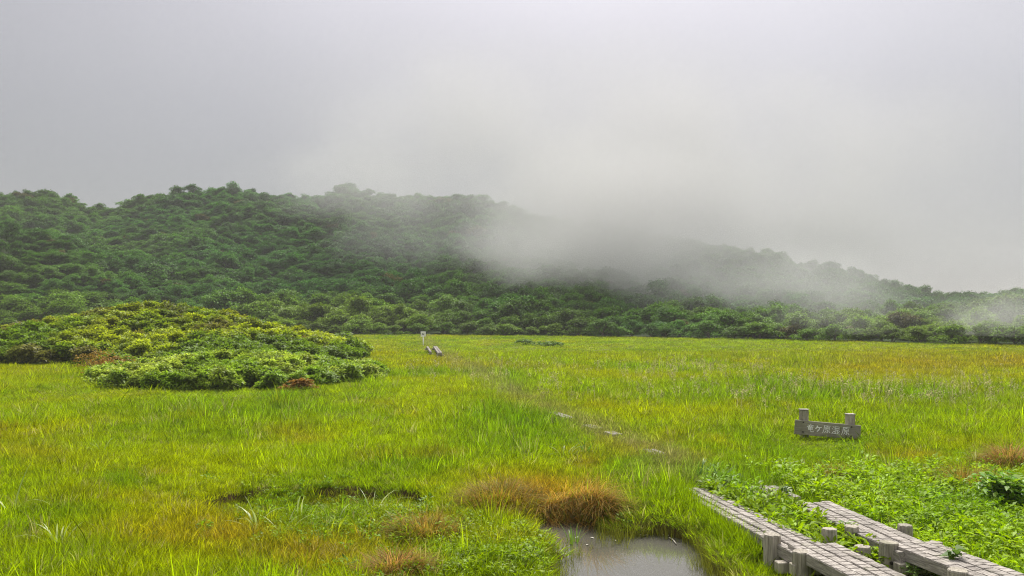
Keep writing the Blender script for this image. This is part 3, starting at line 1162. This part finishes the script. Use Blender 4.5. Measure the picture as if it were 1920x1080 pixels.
def beam_mesh(length, seed, wdt=BEAM_W):
    """squared timber with sawn cross grooves in its top"""
    r = random.Random(seed)
    mb = MB()
    dg = .009
    mb.box((0, 0, -BEAM_H / 2 - dg / 2), (wdt, length, BEAM_H - dg))
    k = int(length / PITCH_G)
    stp = length / k
    for i in range(k):
        yc = -length / 2 + stp * (i + .5) + r.uniform(-.003, .003)
        h = dg + r.uniform(-.004, .0015)
        sx_, sy_ = wdt / 2 - r.uniform(0, .004), stp / 2 - .0045 - r.uniform(0, .002)
        z0, z1 = -dg + .0005, -dg + h
        lo = [(-sx_, yc - sy_, z0), (sx_, yc - sy_, z0), (sx_, yc + sy_, z0), (-sx_, yc + sy_, z0)]
        e_ = .0025
        hi = [(-sx_ + e_, yc - sy_ + e_, z1), (sx_ - e_, yc - sy_ + e_, z1), (sx_ - e_, yc + sy_ - e_, z1), (-sx_ + e_, yc + sy_ - e_, z1)]
        vl = [mb.bm.verts.new(p_) for p_ in lo]; vh = [mb.bm.verts.new(p_) for p_ in hi]
        mb.bm.faces.new(vh)
        for a in range(4):
            b_ = (a + 1) % 4
            mb.bm.faces.new((vl[a], vl[b_], vh[b_], vh[a]))
    return mb.mesh('beam', M_DECK)


def deck(label, a, b_, beams=4, gap=.014, seed=0, jitter=.004, wdt=BEAM_W):
    """one section between two deck-top points"""
    a, b_ = Vector(a), Vector(b_)
    d = b_ - a
    ln = d.length
    mid = (a + b_) / 2
    root = empty('boardwalk_section', (mid.x, mid.y, 0), math.atan2(-d.x, d.y))
    tag(root, label, 'boardwalk', 'sections of the plank boardwalk')
    r = random.Random(seed)
    slope = math.atan2(d.z, math.hypot(d.x, d.y))
    step = wdt + gap
    for i in range(beams):
        m = link('beam', beam_mesh(ln - .02, seed * 10 + i, wdt), root)
        m.location = ((i - (beams - 1) / 2) * step + r.uniform(-.003, .003), r.uniform(-.03, .03), mid.z + r.uniform(-jitter, jitter))
        m.rotation_euler = (slope, r.uniform(-.01, .01), r.uniform(-.002, .002))
    # bearers under both ends
    for e in (-1, 1):
        zc = mid.z + e * (ln / 2 - .2) * math.sin(slope)
        mb = MB().box((0, e * (ln / 2 - .22), zc - BEAM_H - .058), (beams * step + .16, .10, .10), bevel=.006)
        link('cross_beam', mb.mesh('cross_beam', M_POST), root)
    return root


def put_post(root, px, py, ztop, rad, lean=(0, 0), bolt=False, seed=0, split=True):
    """a post of the section whose flat top is at photograph pixel (px, py)"""
    g = G(px, py, ztop)
    bpy.context.view_layer.update()
    loc = root.matrix_world.inverted() @ Vector((g.x, g.y, 0))
    r = random.Random(seed)
    zb = -.35
    mb = MB()
    seg = 14
    prof = [(zb, 1.0), (0, 1.02), (ztop * .6, 1.0), (ztop - .012, .985), (ztop, .93)]
    ph = [1 + r.uniform(-.06, .05) for _ in range(seg)]
    cr = r.randrange(seg)
    if split:
        ph[cr] *= .80; ph[(cr + 3) % seg] *= .88
    rings = []
    for z_, k in prof:
        rings.append([mb.bm.verts.new((rad * k * ph[j] * math.cos(6.2832 * j / seg), rad * k * ph[j] * math.sin(6.2832 * j / seg),
                                       z_ + (r.uniform(-.004, .004) if z_ == ztop else 0))) for j in range(seg)])
    for r0, r1 in zip(rings, rings[1:]):
        for j in range(seg):
            mb.bm.faces.new((r0[j], r0[(j + 1) % seg], r1[(j + 1) % seg], r1[j])).smooth = False
    mb.bm.faces.new(rings[-1])
    po_ = link('post', mb.mesh('post', M_POST), root, (loc.x, loc.y, 0))
    po_.rotation_euler = (lean[0], lean[1], -root.rotation_euler.z + r.uniform(-.1, .1))
    if bolt:
        bb = MB()
        bb.tube([(0, -rad * .9, ztop - .17), (0, -rad * 1.12, ztop - .17)], .016, 8)
        bo = link('bolt', bb.mesh('bolt', M_IRON), po_)
    return po_


L1 = deck('near grooved section of the boardwalk beside the pond, cut by the frame', (2.77, 8.28, .235), (3.36, 5.3, .235), seed=1)
L2 = deck('sagging grooved boardwalk section leading from the pond into the grass', (2.30, 11.55, .10), (2.775, 8.02, .205), seed=2, gap=.030, jitter=.014, wdt=.092)
R1 = deck('raised grooved boardwalk section ending at the large bolted post', (3.70, 8.30, .24), (4.46, 5.3, .24), seed=3)
R2 = deck('grooved boardwalk section between the broad leaves beyond the bolted post', (3.50, 10.45, .15), (3.705, 8.06, .215), seed=4)
R3 = deck('short scrap of boardwalk showing through leaves beyond the leafy section', (3.29, 11.9, .05), (3.38, 11.1, .06), seed=5)
L3 = deck('overgrown boardwalk piece with straw over it, nearest in the grass', (2.28, 14.9, .07), (2.48, 14.1, .06), seed=6, beams=2)
g0, g1 = G(1036, 772, .085), G(1070, 783, .075)
L4 = deck('bleached boardwalk piece almost swallowed by grass in mid meadow', g0, g1, seed=7, beams=2)
g0, g1 = G(1098, 795, .055), G(1122, 802, .045)
L5 = deck('small boardwalk scrap under leaves between two larger overgrown pieces', g0, g1, seed=8, beams=2)
for i, (pa, pb, lab) in enumerate((((1140, 808), (1158, 814), 'sliver of grey boardwalk in straw grass just below the small scrap'),)):
    deck(lab, G(*pa, .045), G(*pb, .035), seed=20 + i, beams=2)
for i, (pa, pb, lab) in enumerate((((801, 649), (808, 659), 'thinner of two pale far boardwalk strips below the white notice'),
                                   ((816, 649), (825, 661), 'brighter of two pale far boardwalk strips below the white notice'))):
    g0, g1 = G(*pa, .30), G(*pb, .27)
    deck(lab, g0, g1, seed=9 + i, beams=1 if i == 0 else 2)

put_post(L2, 1364, 966, .12, .070, seed=1)
put_post(L2, 1448, 1002, .27, .082, seed=2)
put_post(L1, 1503, 1033, .235, .086, seed=3, split=False)
put_post(L1, 1555, 991, .27, .076, seed=4)
put_post(R2, 1597, 986, .24, .072, seed=5, split=False)
put_post(L1, 1618, 1024, .20, .074, seed=6, split=False, lean=(0, -.03))
put_post(R1, 1664, 1016, .265, .088, bolt=True, seed=7, lean=(0, .04))
put_post(R2, 1697, 984, .24, .070, seed=8)
put_post(R1, 1755, 1016, .20, .060, seed=9)
put_post(R1, 1797, 1068, .25, .085, seed=10)

# ------------------------------------------------------------------ place sign
sg = G(1552, 824, -.02)
SY = sg.y
sign = empty('place_sign', (sg.x, SY, -.05), R(-4))
tag(sign, 'weathered wooden place sign with white brush lettering on two posts', 'sign')
k_ = SY / FPX


def sxz(px, py):
    """local sign coordinates of a photograph pixel"""
    return ((px - 1552) * k_, CAM_Z - (py - 580) * k_ + .05)


TILT = math.atan2(10, 123)
for i, (px, top) in enumerate(((1511, 769), (1596, 777))):
    x_, zt = sxz(px, top)
    mb = MB()
    mb.box((x_, .095, zt / 2 - .2), (.15, .13, zt + .4), bevel=.012)
    po_ = link('post', mb.mesh('post', M_POST), sign)
    cp = MB().box((x_, .095, zt + .006), (.165, .145, .014), bevel=.003)
    link('cap', cp.mesh('cap', M_DECK), po_)
xb, zb = sxz(1551.5, 805)
brd = link('board', MB().box((0, 0, 0), (1.20, .045, .268), bevel=.006).mesh('board', M_SIGN), sign, (xb, 0, zb))
brd.rotation_euler = (0, TILT, 0)
for px, py in ((1507, 791), (1506, 809), (1595, 799), (1594, 816)):
    bx, bz = sxz(px, py)
    dx, dz = bx - xb, bz - zb
    c_, s_2 = math.cos(TILT), math.sin(TILT)
    lx, lz = dx * c_ - dz * s_2, dx * s_2 + dz * c_
    link('bolt', MB().tube([(lx, -.02, lz), (lx, -.034, lz)], .015, 8).mesh('bolt', M_IRON), brd)

# brush strokes of the five characters, each in a unit square (x right, y up)
CH = {
    'ryu': [[(.5, 1.0), (.52, .88)], [(.14, .84), (.88, .85)], [(.34, .80), (.38, .68)], [(.68, .81), (.62, .68)], [(.06, .64), (.95, .66)],
            [(.24, .56), (.26, .28)], [(.24, .55), (.78, .56), (.76, .28)], [(.26, .42), (.76, .42)], [(.26, .29), (.76, .29)],
            [(.50, .56), (.49, .12), (.58, .03), (.90, .03), (.94, .16)]],
    'ke': [[(.36, .88), (.26, .66), (.10, .46)], [(.30, .66), (.94, .70)], [(.66, .68), (.60, .36), (.34, .06)]],
    'hara': [[(.16, .92), (.96, .93)], [(.20, .92), (.18, .45), (.04, .02)], [(.60, .90), (.52, .80)], [(.38, .78), (.39, .42)],
             [(.38, .77), (.84, .78), (.82, .42)], [(.39, .60), (.82, .60)], [(.39, .43), (.82, .43)], [(.60, .42), (.60, .06), (.50, .10)],
             [(.42, .30), (.28, .08)], [(.76, .30), (.94, .08)]],
    'shitsu': [[(.10, .92), (.22, .82)], [(.02, .66), (.16, .58)], [(.04, .06), (.22, .36)], [(.36, .92), (.37, .52)], [(.36, .91), (.88, .92), (.86, .52)],
               [(.37, .72), (.86, .72)], [(.37, .53), (.86, .53)], [(.50, .50), (.50, .10)], [(.72, .50), (.72, .10)], [(.32, .36), (.40, .20)],
               [(.92, .38), (.82, .22)], [(.24, .06), (.98, .07)]],
}
order = ['ryu', 'ke', 'hara', 'shitsu', 'hara']
xs = [1520, 1534.5, 1549.5, 1566.5, 1584]
szs = [14.5, 12.5, 15, 15, 15]
mb = MB()
for ci_, (ch, cxp, s_px) in enumerate(zip(order, xs, szs)):
    cyp = 801.5 + (cxp - 1520) * 10 / 123
    bx, bz = sxz(cxp, cyp)
    c_, s_2 = math.cos(TILT), math.sin(TILT)
    dx, dz = bx - xb, bz - zb
    ox, oz = dx * c_ - dz * s_2, dx * s_2 + dz * c_
    S = s_px * k_
    for si, stroke in enumerate(CH[ch]):
        pts = [Vector((ox + (p_[0] - .5) * S, -.0235 - .0002 * si - .0001 * ci_, oz + (p_[1] - .5) * S)) for p_ in stroke]
        w0 = .0058 if len(CH[ch]) > 8 else .0095
        hor = abs(stroke[-1][0] - stroke[0][0]) > abs(stroke[-1][1] - stroke[0][1])
        w0 *= .85 if hor else 1.05
        Lf, Rt = [], []
        for i, p_ in enumerate(pts):
            a_ = pts[max(i - 1, 0)]; b_ = pts[min(i + 1, len(pts) - 1)]
            d_ = (b_ - a_).normalized()
            nn_ = Vector((-d_.z, 0, d_.x))
            ww = w0 * (1.15 if i == 0 else (.75 if i == len(pts) - 1 else 1.0))
            if i == 0:
                p_ = p_ - d_ * w0 * .6
            if i == len(pts) - 1:
                p_ = p_ + d_ * w0 * .6
            Lf.append(p_ + nn_ * ww); Rt.append(p_ - nn_ * ww)
        for i in range(len(pts) - 1):
            mb.poly([Lf[i], Lf[i + 1], Rt[i + 1], Rt[i]])
bmesh.ops.recalc_face_normals(mb.bm, faces=mb.bm.faces)
link('lettering', mb.mesh('lettering', M_WHITE), brd)

# ------------------------------------------------------------------ far white notice
ng = G(793.5, 640, .3)
nz_ = hz(ng.x, ng.y)
kn = ng.y / FPX
notice = empty('notice_board', (ng.x, ng.y, nz_))
tag(notice, 'small square white notice on a thin white post at the far forest edge', 'sign')
ztop = CAM_Z - (621.5 - 580) * kn - nz_
zbot = CAM_Z - (631 - 580) * kn - nz_
wd_ = 9.4 * kn
link('post', MB().tube([(0, .03, -.3), (0, .03, (ztop + zbot) / 2)], .035, 8).mesh('post', M_WHITE), notice)
pn = link('panel', MB().box((0, -.02, (ztop + zbot) / 2), (wd_, .03, ztop - zbot), bevel=.004).mesh('panel', M_WHITE), notice)
mk_ = MB()
zc_ = (ztop + zbot) / 2
mk_.poly([(-.07, -.0365, zc_ - .06), (.07, -.0365, zc_ - .06), (.07, -.0365, zc_ - .02), (-.07, -.0365, zc_ - .02)])
mk_.poly([(-.07, -.0365, zc_ + .01), (-.02, -.0365, zc_ + .01), (-.02, -.0365, zc_ + .05), (-.07, -.0365, zc_ + .05)])
mk_.poly([(.02, -.0365, zc_ + .02), (.06, -.0365, zc_ + .02), (.06, -.0365, zc_ + .05), (.02, -.0365, zc_ + .05)])
link('print', mk_.mesh('print', M_INK), pn)


# ------------------------------------------------------------------ rusty tussocks, each its own
def tussock(px, py, rx, ry, nb, ln, label, col, seed, zlift=0.0, fall=1.0, flow=None):
    g = G(px, py, .05)
    r_ = np.random.default_rng(seed)
    zz = hz(g.x, g.y)
    rt = empty('sedge_tussock', (g.x, g.y, zz))
    tag(rt, label, 'tussock', 'rusty sedge tussocks')
    parts, tints = [], []
    a = r_.uniform(0, 6.283, nb)
    q = np.sqrt(r_.random(nb))
    bx, by = rx * q * np.cos(a), ry * q * np.sin(a)
    gz = height(g.x + bx, g.y + by) - zz
    bz = gz + zlift * (1 - q ** 2) - .02
    az = a + r_.normal(0, .55, nb)
    if flow is not None:
        az = flow + r_.normal(0, .75, nb)
    v, q4 = blades(np.stack([bx, by, bz], -1), az, r_.uniform(*ln, nb), r_.uniform(.004, .008, nb), np.clip(r_.normal(.45 + .5 * q * fall, .25), 0, 1.5),
                   r_.uniform(.4, 1.5, nb) * fall, 4)
    kcol = r_.random((nb, 1))
    c = np.array(col[0]) * kcol + np.array(col[1]) * (1 - kcol)
    c = np.where(r_.random((nb, 1)) < .17, LIME * .7, c) * r_.uniform(.6, 1.25, (nb, 1))
    me_ = mesh_np('blades', v, q4, M_TUFT, False, np.repeat(c, 10, 0))
    link('blades', me_, rt)
    # peaty foot
    foot = bmesh.new()
    bmesh.ops.create_icosphere(foot, subdivisions=3, radius=1)
    for vv in foot.verts:
        nn_ = .85 + .3 * random.random()
        vv.co = Vector((vv.co.x * rx * .8 * nn_, vv.co.y * ry * .8 * nn_, vv.co.z * (zlift + .03) * .8 - .05))
    mf = bpy.data.meshes.new('root_mass')
    foot.to_mesh(mf); foot.free()
    at_ = mf.attributes.new('tint', 'FLOAT_COLOR', 'POINT')
    at_.data.foreach_set('color', np.tile(np.array([.10, .075, .025, 1], np.float32), len(mf.vertices)))
    mf.materials.append(M_GROUND)
    link('root_mass', mf, rt)
    return rt


RC = ((.40, .23, .035), (.34, .27, .03))
RG = ((.55, .36, .07), (.42, .24, .03))
RB = ((.48, .29, .08), (.33, .18, .035))
tussock(1080, 948, .46, .36, 4800, (.28, .6), 'large rust-brown sedge tussock drooping over the pond edge', RG, 1, .12, 1.15, flow=-.9)
tussock(935, 940, .48, .34, 2600, (.18, .42), 'long straw-brown tussock adjoining the large one by the pond', RC, 2, .10, 1.0)
tussock(800, 995, .38, .26, 1700, (.15, .35), 'rusty tussock with straw stalks beside the shallow green pool', RC, 3, .08)
tussock(742, 1068, .28, .20, 1500, (.14, .32), 'reddish straw tussock cut by the bottom frame below the pool', RB, 4, .08)
tussock(1558, 893, .20, .22, 800, (.15, .32), 'small orange tussock in broad leaves below the place sign', RC, 5, .10)
tussock(1810, 905, .42, .35, 1700, (.2, .45), 'brown matted tussock before the dark leafy bush', RC, 6, .12)
tussock(1893, 872, .36, .3, 1300, (.25, .5), 'brown tussock with pale dead stems near the dark leafy bush', RB, 7, .15)
tussock(1290, 1012, .16, .2, 500, (.12, .25), 'small reddish tussock on the bank between pond and boardwalk', RB, 8, .05)


# ------------------------------------------------------------------ single plants
def strap_plant(px, py, nb, ln, wd, label, col, seed, z0=None, lean=.5, bend=(.6, 1.9), rad=.09, name='strap_leaf_plant', group=None):
    g = G(px, py, 0 if z0 is None else z0)
    zz = hz(g.x, g.y) if z0 is None else z0
    r_ = np.random.default_rng(seed)
    a = r_.uniform(0, 6.283, nb)
    q = rad * np.sqrt(r_.random(nb))
    rt = empty(name, (g.x, g.y, zz))
    tag(rt, label, 'plant', group)
    for i in range(nb):
        one = slice(i, i + 1)
        v, q4 = blades(np.stack([q[one] * np.cos(a[one]), q[one] * np.sin(a[one]), np.full(1, -.02)], -1), a[one] + r_.normal(0, .4, 1), r_.uniform(*ln, 1), r_.uniform(*wd, 1) * 1.25,
                       np.abs(r_.normal(0, lean, 1)), r_.uniform(*bend, 1), 6, .08)
        c = np.array(col[0]) + (np.array(col[1]) - np.array(col[0])) * r_.random()
        link('leaf', mesh_np('leaf', v, q4, M_PLANT, True, np.repeat(c[None], len(v), 0)), rt)
    return rt


PALE = ((.50, .54, .22), (.26, .36, .06))
BRI = ((.13, .26, .02), (.08, .19, .015))
strap_plant(1310, 893, 20, (.22, .42), (.014, .026), 'bright green strap-leaved clump where the boardwalk enters the grass', BRI, 21, lean=.45)
strap_plant(1352, 898, 14, (.2, .36), (.014, .024), 'smaller strap-leaved clump beside the boardwalk end', BRI, 22, lean=.5)
strap_plant(1075, 1018, 16, (.12, .26), (.010, .016), 'small bright grass clump standing in the pond water', ((.20, .30, .03), (.12, .24, .02)), 23, z0=WATER_Z, lean=.3, bend=(.1, .9), rad=.07, name='water_grass')
strap_plant(480, 985, 12, (.25, .5), (.012, .020), 'pale arching leaves sprawled over the shallow pool floor', PALE, 24, lean=.7)
strap_plant(530, 1000, 9, (.2, .4), (.012, .018), 'second pale arching plant nearer the pool rim', PALE, 25, lean=.8)
strap_plant(630, 985, 8, (.2, .42), (.012, .018), 'pale upright strap plant in the green of the pool', PALE, 26, lean=.4)
strap_plant(700, 950, 8, (.4, .7), (.010, .016), 'tall bent pale stalks beside the brown pool bank', PALE, 27, lean=.4, bend=(.8, 2.0))
strap_plant(560, 942, 9, (.25, .5), (.010, .016), 'pale crossed stalks at the shadowed pool bank', PALE, 28, lean=.5)
strap_plant(20, 960, 8, (.4, .7), (.016, .026), 'pale broad grass stalks cut by the picture edge', PALE, 29, lean=.6)
strap_plant(110, 1015, 12, (.3, .55), (.014, .022), 'pale arching leaves lying over dark green grass', PALE, 30, lean=.8)
strap_plant(1060, 862, 14, (.2, .36), (.014, .022), 'pale flattened strap leaves in the meadow above the rusty tussocks', PALE, 31, lean=.8)
strap_plant(1830, 872, 14, (.2, .36), (.014, .024), 'pale strap leaves before the brown tussocks near the frame edge', PALE, 32, lean=.8)
strap_plant(190, 850, 12, (.25, .4), (.016, .026), 'pale flattened strap leaves alone in the meadow grass', PALE, 33, lean=.9)
strap_plant(1095, 855, 12, (.3, .5), (.012, .02), 'tall strap leaves beside the overgrown boardwalk line', BRI, 34, lean=.35)


def leafy_plant(px, py, z0, nl, hgt, spread, ls, label, col, seed, cat='plant', name='leafy_plant', single=True):
    g = G(px, py, z0)
    r_ = np.random.default_rng(seed)
    rt = empty(name, (g.x, g.y, z0))
    tag(rt, label, cat)
    mb_ = MB()
    nst = max(3, nl // 10)
    tops = []
    for j in range(nst):
        a = r_.uniform(0, 6.283); q = spread * r_.uniform(.2, .8)
        tp = Vector((q * math.cos(a), q * math.sin(a), hgt * r_.uniform(.6, 1)))
        mb_.tube([(0, 0, -.05), tp * .5 + Vector((0, 0, hgt * .12)), tp], [.006, .005, .003], 5)
        tops.append(tp)
    link('stem', mb_.mesh('stem', M_STEM), rt)
    V_, A_, T2, Ls, Ws, C_ = [], [], [], [], [], []
    for i in range(nl):
        tp = tops[i % nst]
        f = r_.uniform(.35, 1)
        V_.append(np.array(tp) * [f, f, .2 + .8 * f] + r_.normal(0, spread * .18, 3) * [1, 1, .5])
        A_.append(r_.uniform(0, 6.283)); T2.append(r_.normal(.1, .4)); ll_ = r_.uniform(*ls)
        Ls.append(ll_); Ws.append(ll_ * r_.uniform(.42, .6))
        C_.append(np.array(col[0]) + (np.array(col[1]) - np.array(col[0])) * r_.random())
    v, q4 = leaves(np.array(V_), np.array(A_), np.array(T2), np.array(Ls), np.array(Ws))
    if single and nl <= 60:
        for i in range(nl):
            link('leaf', mesh_np('leaf', v[i * 4:i * 4 + 4], np.array([[0, 1, 2, 3]]), M_PLANT, False, np.repeat(C_[i][None], 4, 0)), rt)
    else:
        link('foliage', mesh_np('foliage', v, q4, M_PLANT, False, np.repeat(np.array(C_), 4, 0)), rt)
    return rt


M_STEM = plain_mat('plant_stem', (.10, .14, .03), .7, .2, 30)
LC = ((.07, .16, .02), (.17, .24, .03))
leafy_plant(1592, 1012, .02, 44, .20, .13, (.06, .10), 'leafy green plant wrapped round a post between the boardwalks', LC, 41)
leafy_plant(1648, 1046, .02, 26, .16, .09, (.06, .10), 'small leafy plant growing beside the large bolted post', LC, 42)
leafy_plant(1783, 1082, .06, 26, .36, .12, (.08, .13), 'big-leaved plant rising in front of the raised boardwalk', LC, 43)
leafy_plant(1712, 1090, .0, 30, .14, .12, (.05, .09), 'low bright leafy plant between the boardwalks at the bottom frame', LC, 44)
leafy_plant(1885, 950, 0, 420, .42, .42, (.09, .15), 'dark glossy leafy bush at the edge of the leaf carpet', ((.11, .29, .008), (.27, .41, .010)), 45, 'bush', 'leafy_bush')
leafy_plant(1470, 935, 0, 50, .2, .16, (.06, .10), 'leafy plant hiding the boardwalk scrap in the grass', LC, 46)

# small pale stone by the post, and pale stems floating on the pond
mb = MB()
bmesh.ops.create_icosphere(mb.bm, subdivisions=2, radius=1)
for v in mb.bm.verts:
    kk = .85 + .3 * random.random()
    v.co = Vector((v.co.x * .07 * kk, v.co.y * .05 * kk, v.co.z * .035 * kk))
st = link('stone', mb.mesh('stone', M_STONE), None, G(1478, 1062, .02))
tag(st, 'small pale pinkish stone at the foot of a boardwalk post', 'stone')
M_REED = plain_mat('dead_reed', (.45, .42, .32), .6, .2, 30)
for i, (pts, lab) in enumerate((([(1243, 1003), (1250, 1000), (1262, 1002), (1252, 1004)], 'pale curled dead reed floating by the pond bank'),
                                ([(1255, 1008), (1262, 1012), (1268, 1020)], 'short pale dead reed floating beside the curled one'),
                                ([(1195, 1000), (1205, 1004), (1214, 1003)], 'thin greenish dead reed floating near the pond middle'))):
    w3 = [G(a, b_, WATER_Z + .012) for a, b_ in pts]
    ob = link('floating_reed', MB().tube([tuple(p_) for p_ in w3], .007, 6).mesh('floating_reed', M_REED))
    tag(ob, lab, 'reed', 'dead reeds floating on the pond')

V_ = leaves(np.zeros((1, 3)), np.zeros(1), np.zeros(1), np.array([.06]), np.array([.03]), .02)
lf = mesh_np('floating_leaf', *V_, M_REED)
for i, (px, py) in enumerate(((1022, 1004), (1040, 1019), (1086, 1006), (1106, 1007), (1100, 1022), (1062, 1038), (1152, 1012))):
    ob = link('floating_leaf', lf, None, G(px, py, WATER_Z + .008))
    ob.rotation_euler = (0, 0, i * 1.9)
    tag(ob, 'small pale dead leaf floating on the pond near the water grass', 'leaf', 'dead leaves floating on the pond')

# thin sedge standing in the water along the pond margins
x = RNG.uniform(.2, 2.1, 9000); y = RNG.uniform(6.8, 11, 9000)
d = pond_d(x, y)
side = sstep(.9, 1.6, x - (8.9 - y) * .1)
k = (d > .62) & (d < 1.08) & (RNG.random(9000) < (sstep(.55, 1.0, d) ** 1.5) * (.25 + .75 * side) * .9)
x, y = x[k], y[k]
n = len(x)
thin = source('water_sedge', [mesh_np('water_sedge', *tuft(5, .03, (.10, .30), (.003, .005), .22, (.0, .7), 950 + k_i, 3), M_GRASS) for k_i in range(4)])
scatter('pond_sedge', 'thin sparse sedge stems standing in the pond shallows', 'sedge', thin, 4, np.stack([x, y, np.full(n, WATER_Z - .03)], -1),
        np.stack([RNG.normal(0, .1, n), RNG.normal(0, .1, n), RNG.uniform(0, 6.28, n)], -1), np.repeat(RNG.uniform(.6, 1.2, n)[:, None], 3, 1),
        OLIVE * RNG.uniform(.6, 1.3, (n, 1)))


# ------------------------------------------------------------------ air: even haze and the cloud on the hill
def box_obj(name, lo, hi, mat):
    c = [(a + b_) / 2 for a, b_ in zip(lo, hi)]
    s = [b_ - a for a, b_ in zip(lo, hi)]
    return link(name, MB().box((0, 0, 0), s).mesh(name, mat), None, c)


M_HAZE, t, n, l = new_mat('haze_air')
o = n('ShaderNodeOutputMaterial')
pv = n('ShaderNodeVolumePrincipled')
pv.inputs['Color'].default_value = (.80, .80, .80, 1)
pv.inputs['Density'].default_value = .0006
pv.inputs['Anisotropy'].default_value = .2
l(pv.outputs[0], o.inputs['Volume'])
hzb = box_obj('haze', (-640, -80, -1.8), (640, 640, 44), M_HAZE)
hzb['kind'] = 'stuff'
hzb['label'] = 'thin even haze over the meadow and hill'

FOG = [  # photograph pixel, distance, half sizes (px wide, px high, metres deep), density
    (1110, 420, 118, 300, 190, 38, .085),
    (1010, 480, 106, 200, 90, 18, .055),
    (1200, 480, 106, 250, 85, 18, .045),
    (1340, 420, 122, 380, 150, 34, .055),
    (1020, 240, 140, 640, 210, 34, .035),
    (1500, 300, 140, 600, 190, 34, .028),
    (690, 340, 150, 290, 90, 22, .036),
    (790, 430, 126, 230, 120, 18, .020),
    (1490, 540, 92, 340, 105, 16, .065),
    (1910, 585, 60, 130, 100, 14, .060),
    (1560, 580, 66, 210, 60, 11, .022),
    (1660, 450, 126, 420, 130, 20, .028),
    (1270, 530, 98, 260, 66, 15, .030),
]
M_FOG, t, n, l = new_mat('fog_cloud')
o = n('ShaderNodeOutputMaterial')
pv = n('ShaderNodeVolumePrincipled')
pv.inputs['Color'].default_value = (.80, .797, .792, 1)
pv.inputs['Anisotropy'].default_value = 0.0
l(pv.outputs[0], o.inputs['Volume'])
geo = n('ShaderNodeNewGeometry')
total = None
warp = n('ShaderNodeTexNoise'); warp.inputs['Scale'].default_value = .08; warp.inputs['Detail'].default_value = 5; warp.inputs['Roughness'].default_value = .6
l(geo.outputs['Position'], warp.inputs['Vector'])
wsub = n('ShaderNodeVectorMath'); wsub.operation = 'SUBTRACT'; wsub.inputs[1].default_value = (.5, .5, .5)
l(warp.outputs['Color'], wsub.inputs[0])
wsc = n('ShaderNodeVectorMath'); wsc.operation = 'MULTIPLY'; wsc.inputs[1].default_value = (20, 20, 13)
l(wsub.outputs[0], wsc.inputs[0])
wad = n('ShaderNodeVectorMath'); wad.operation = 'ADD'
l(geo.outputs['Position'], wad.inputs[0]); l(wsc.outputs[0], wad.inputs[1])
lo = [1e9] * 3; hi = [-1e9] * 3
for (u, v, dist, hu, hv, dep, den) in FOG:
    c = Vector(((u - 960) / FPX * dist, dist, CAM_Z + (580 - v) / FPX * dist))
    rad = Vector((hu / FPX * dist, dep, hv / FPX * dist))
    for i in range(3):
        lo[i] = min(lo[i], c[i] - rad[i] * 1.25); hi[i] = max(hi[i], c[i] + rad[i] * 1.25)
    sb = n('ShaderNodeVectorMath'); sb.operation = 'SUBTRACT'; sb.inputs[1].default_value = c
    l(wad.outputs[0], sb.inputs[0])
    dv = n('ShaderNodeVectorMath'); dv.operation = 'DIVIDE'; dv.inputs[1].default_value = rad
    l(sb.outputs[0], dv.inputs[0])
    le = n('ShaderNodeVectorMath'); le.operation = 'LENGTH'
    l(dv.outputs[0], le.inputs[0])
    mr_ = n('ShaderNodeMapRange'); mr_.interpolation_type = 'SMOOTHSTEP'
    mr_.inputs['From Min'].default_value = 1.0; mr_.inputs['From Max'].default_value = .10
    mr_.inputs['To Min'].default_value = 0; mr_.inputs['To Max'].default_value = den
    l(le.outputs['Value'], mr_.inputs['Value'])
    if total is None:
        total = mr_.outputs[0]
    else:
        a_ = n('ShaderNodeMath'); a_.operation = 'ADD'
        l(total, a_.inputs[0]); l(mr_.outputs[0], a_.inputs[1])
        total = a_.outputs[0]
ns = n('ShaderNodeTexNoise'); ns.inputs['Scale'].default_value = .05; ns.inputs['Detail'].default_value = 5; ns.inputs['Roughness'].default_value = .6
l(geo.outputs['Position'], ns.inputs['Vector'])
nr_ = n('ShaderNodeMapRange'); nr_.inputs['From Min'].default_value = .35; nr_.inputs['From Max'].default_value = .65
nr_.inputs['To Min'].default_value = .25; nr_.inputs['To Max'].default_value = 1.5
l(ns.outputs['Fac'], nr_.inputs['Value'])
fm = n('ShaderNodeMath'); fm.operation = 'MULTIPLY'
l(total, fm.inputs[0]); l(nr_.outputs[0], fm.inputs[1])
l(fm.outputs[0], pv.inputs['Density'])
lo[2] = max(lo[2], .6)
fb = box_obj('fog_bank', lo, hi, M_FOG)
fb['kind'] = 'stuff'
fb['label'] = 'grey cloud drifting low across the middle of the hill'
fb['category'] = 'fog'
print('fog box', lo, hi)
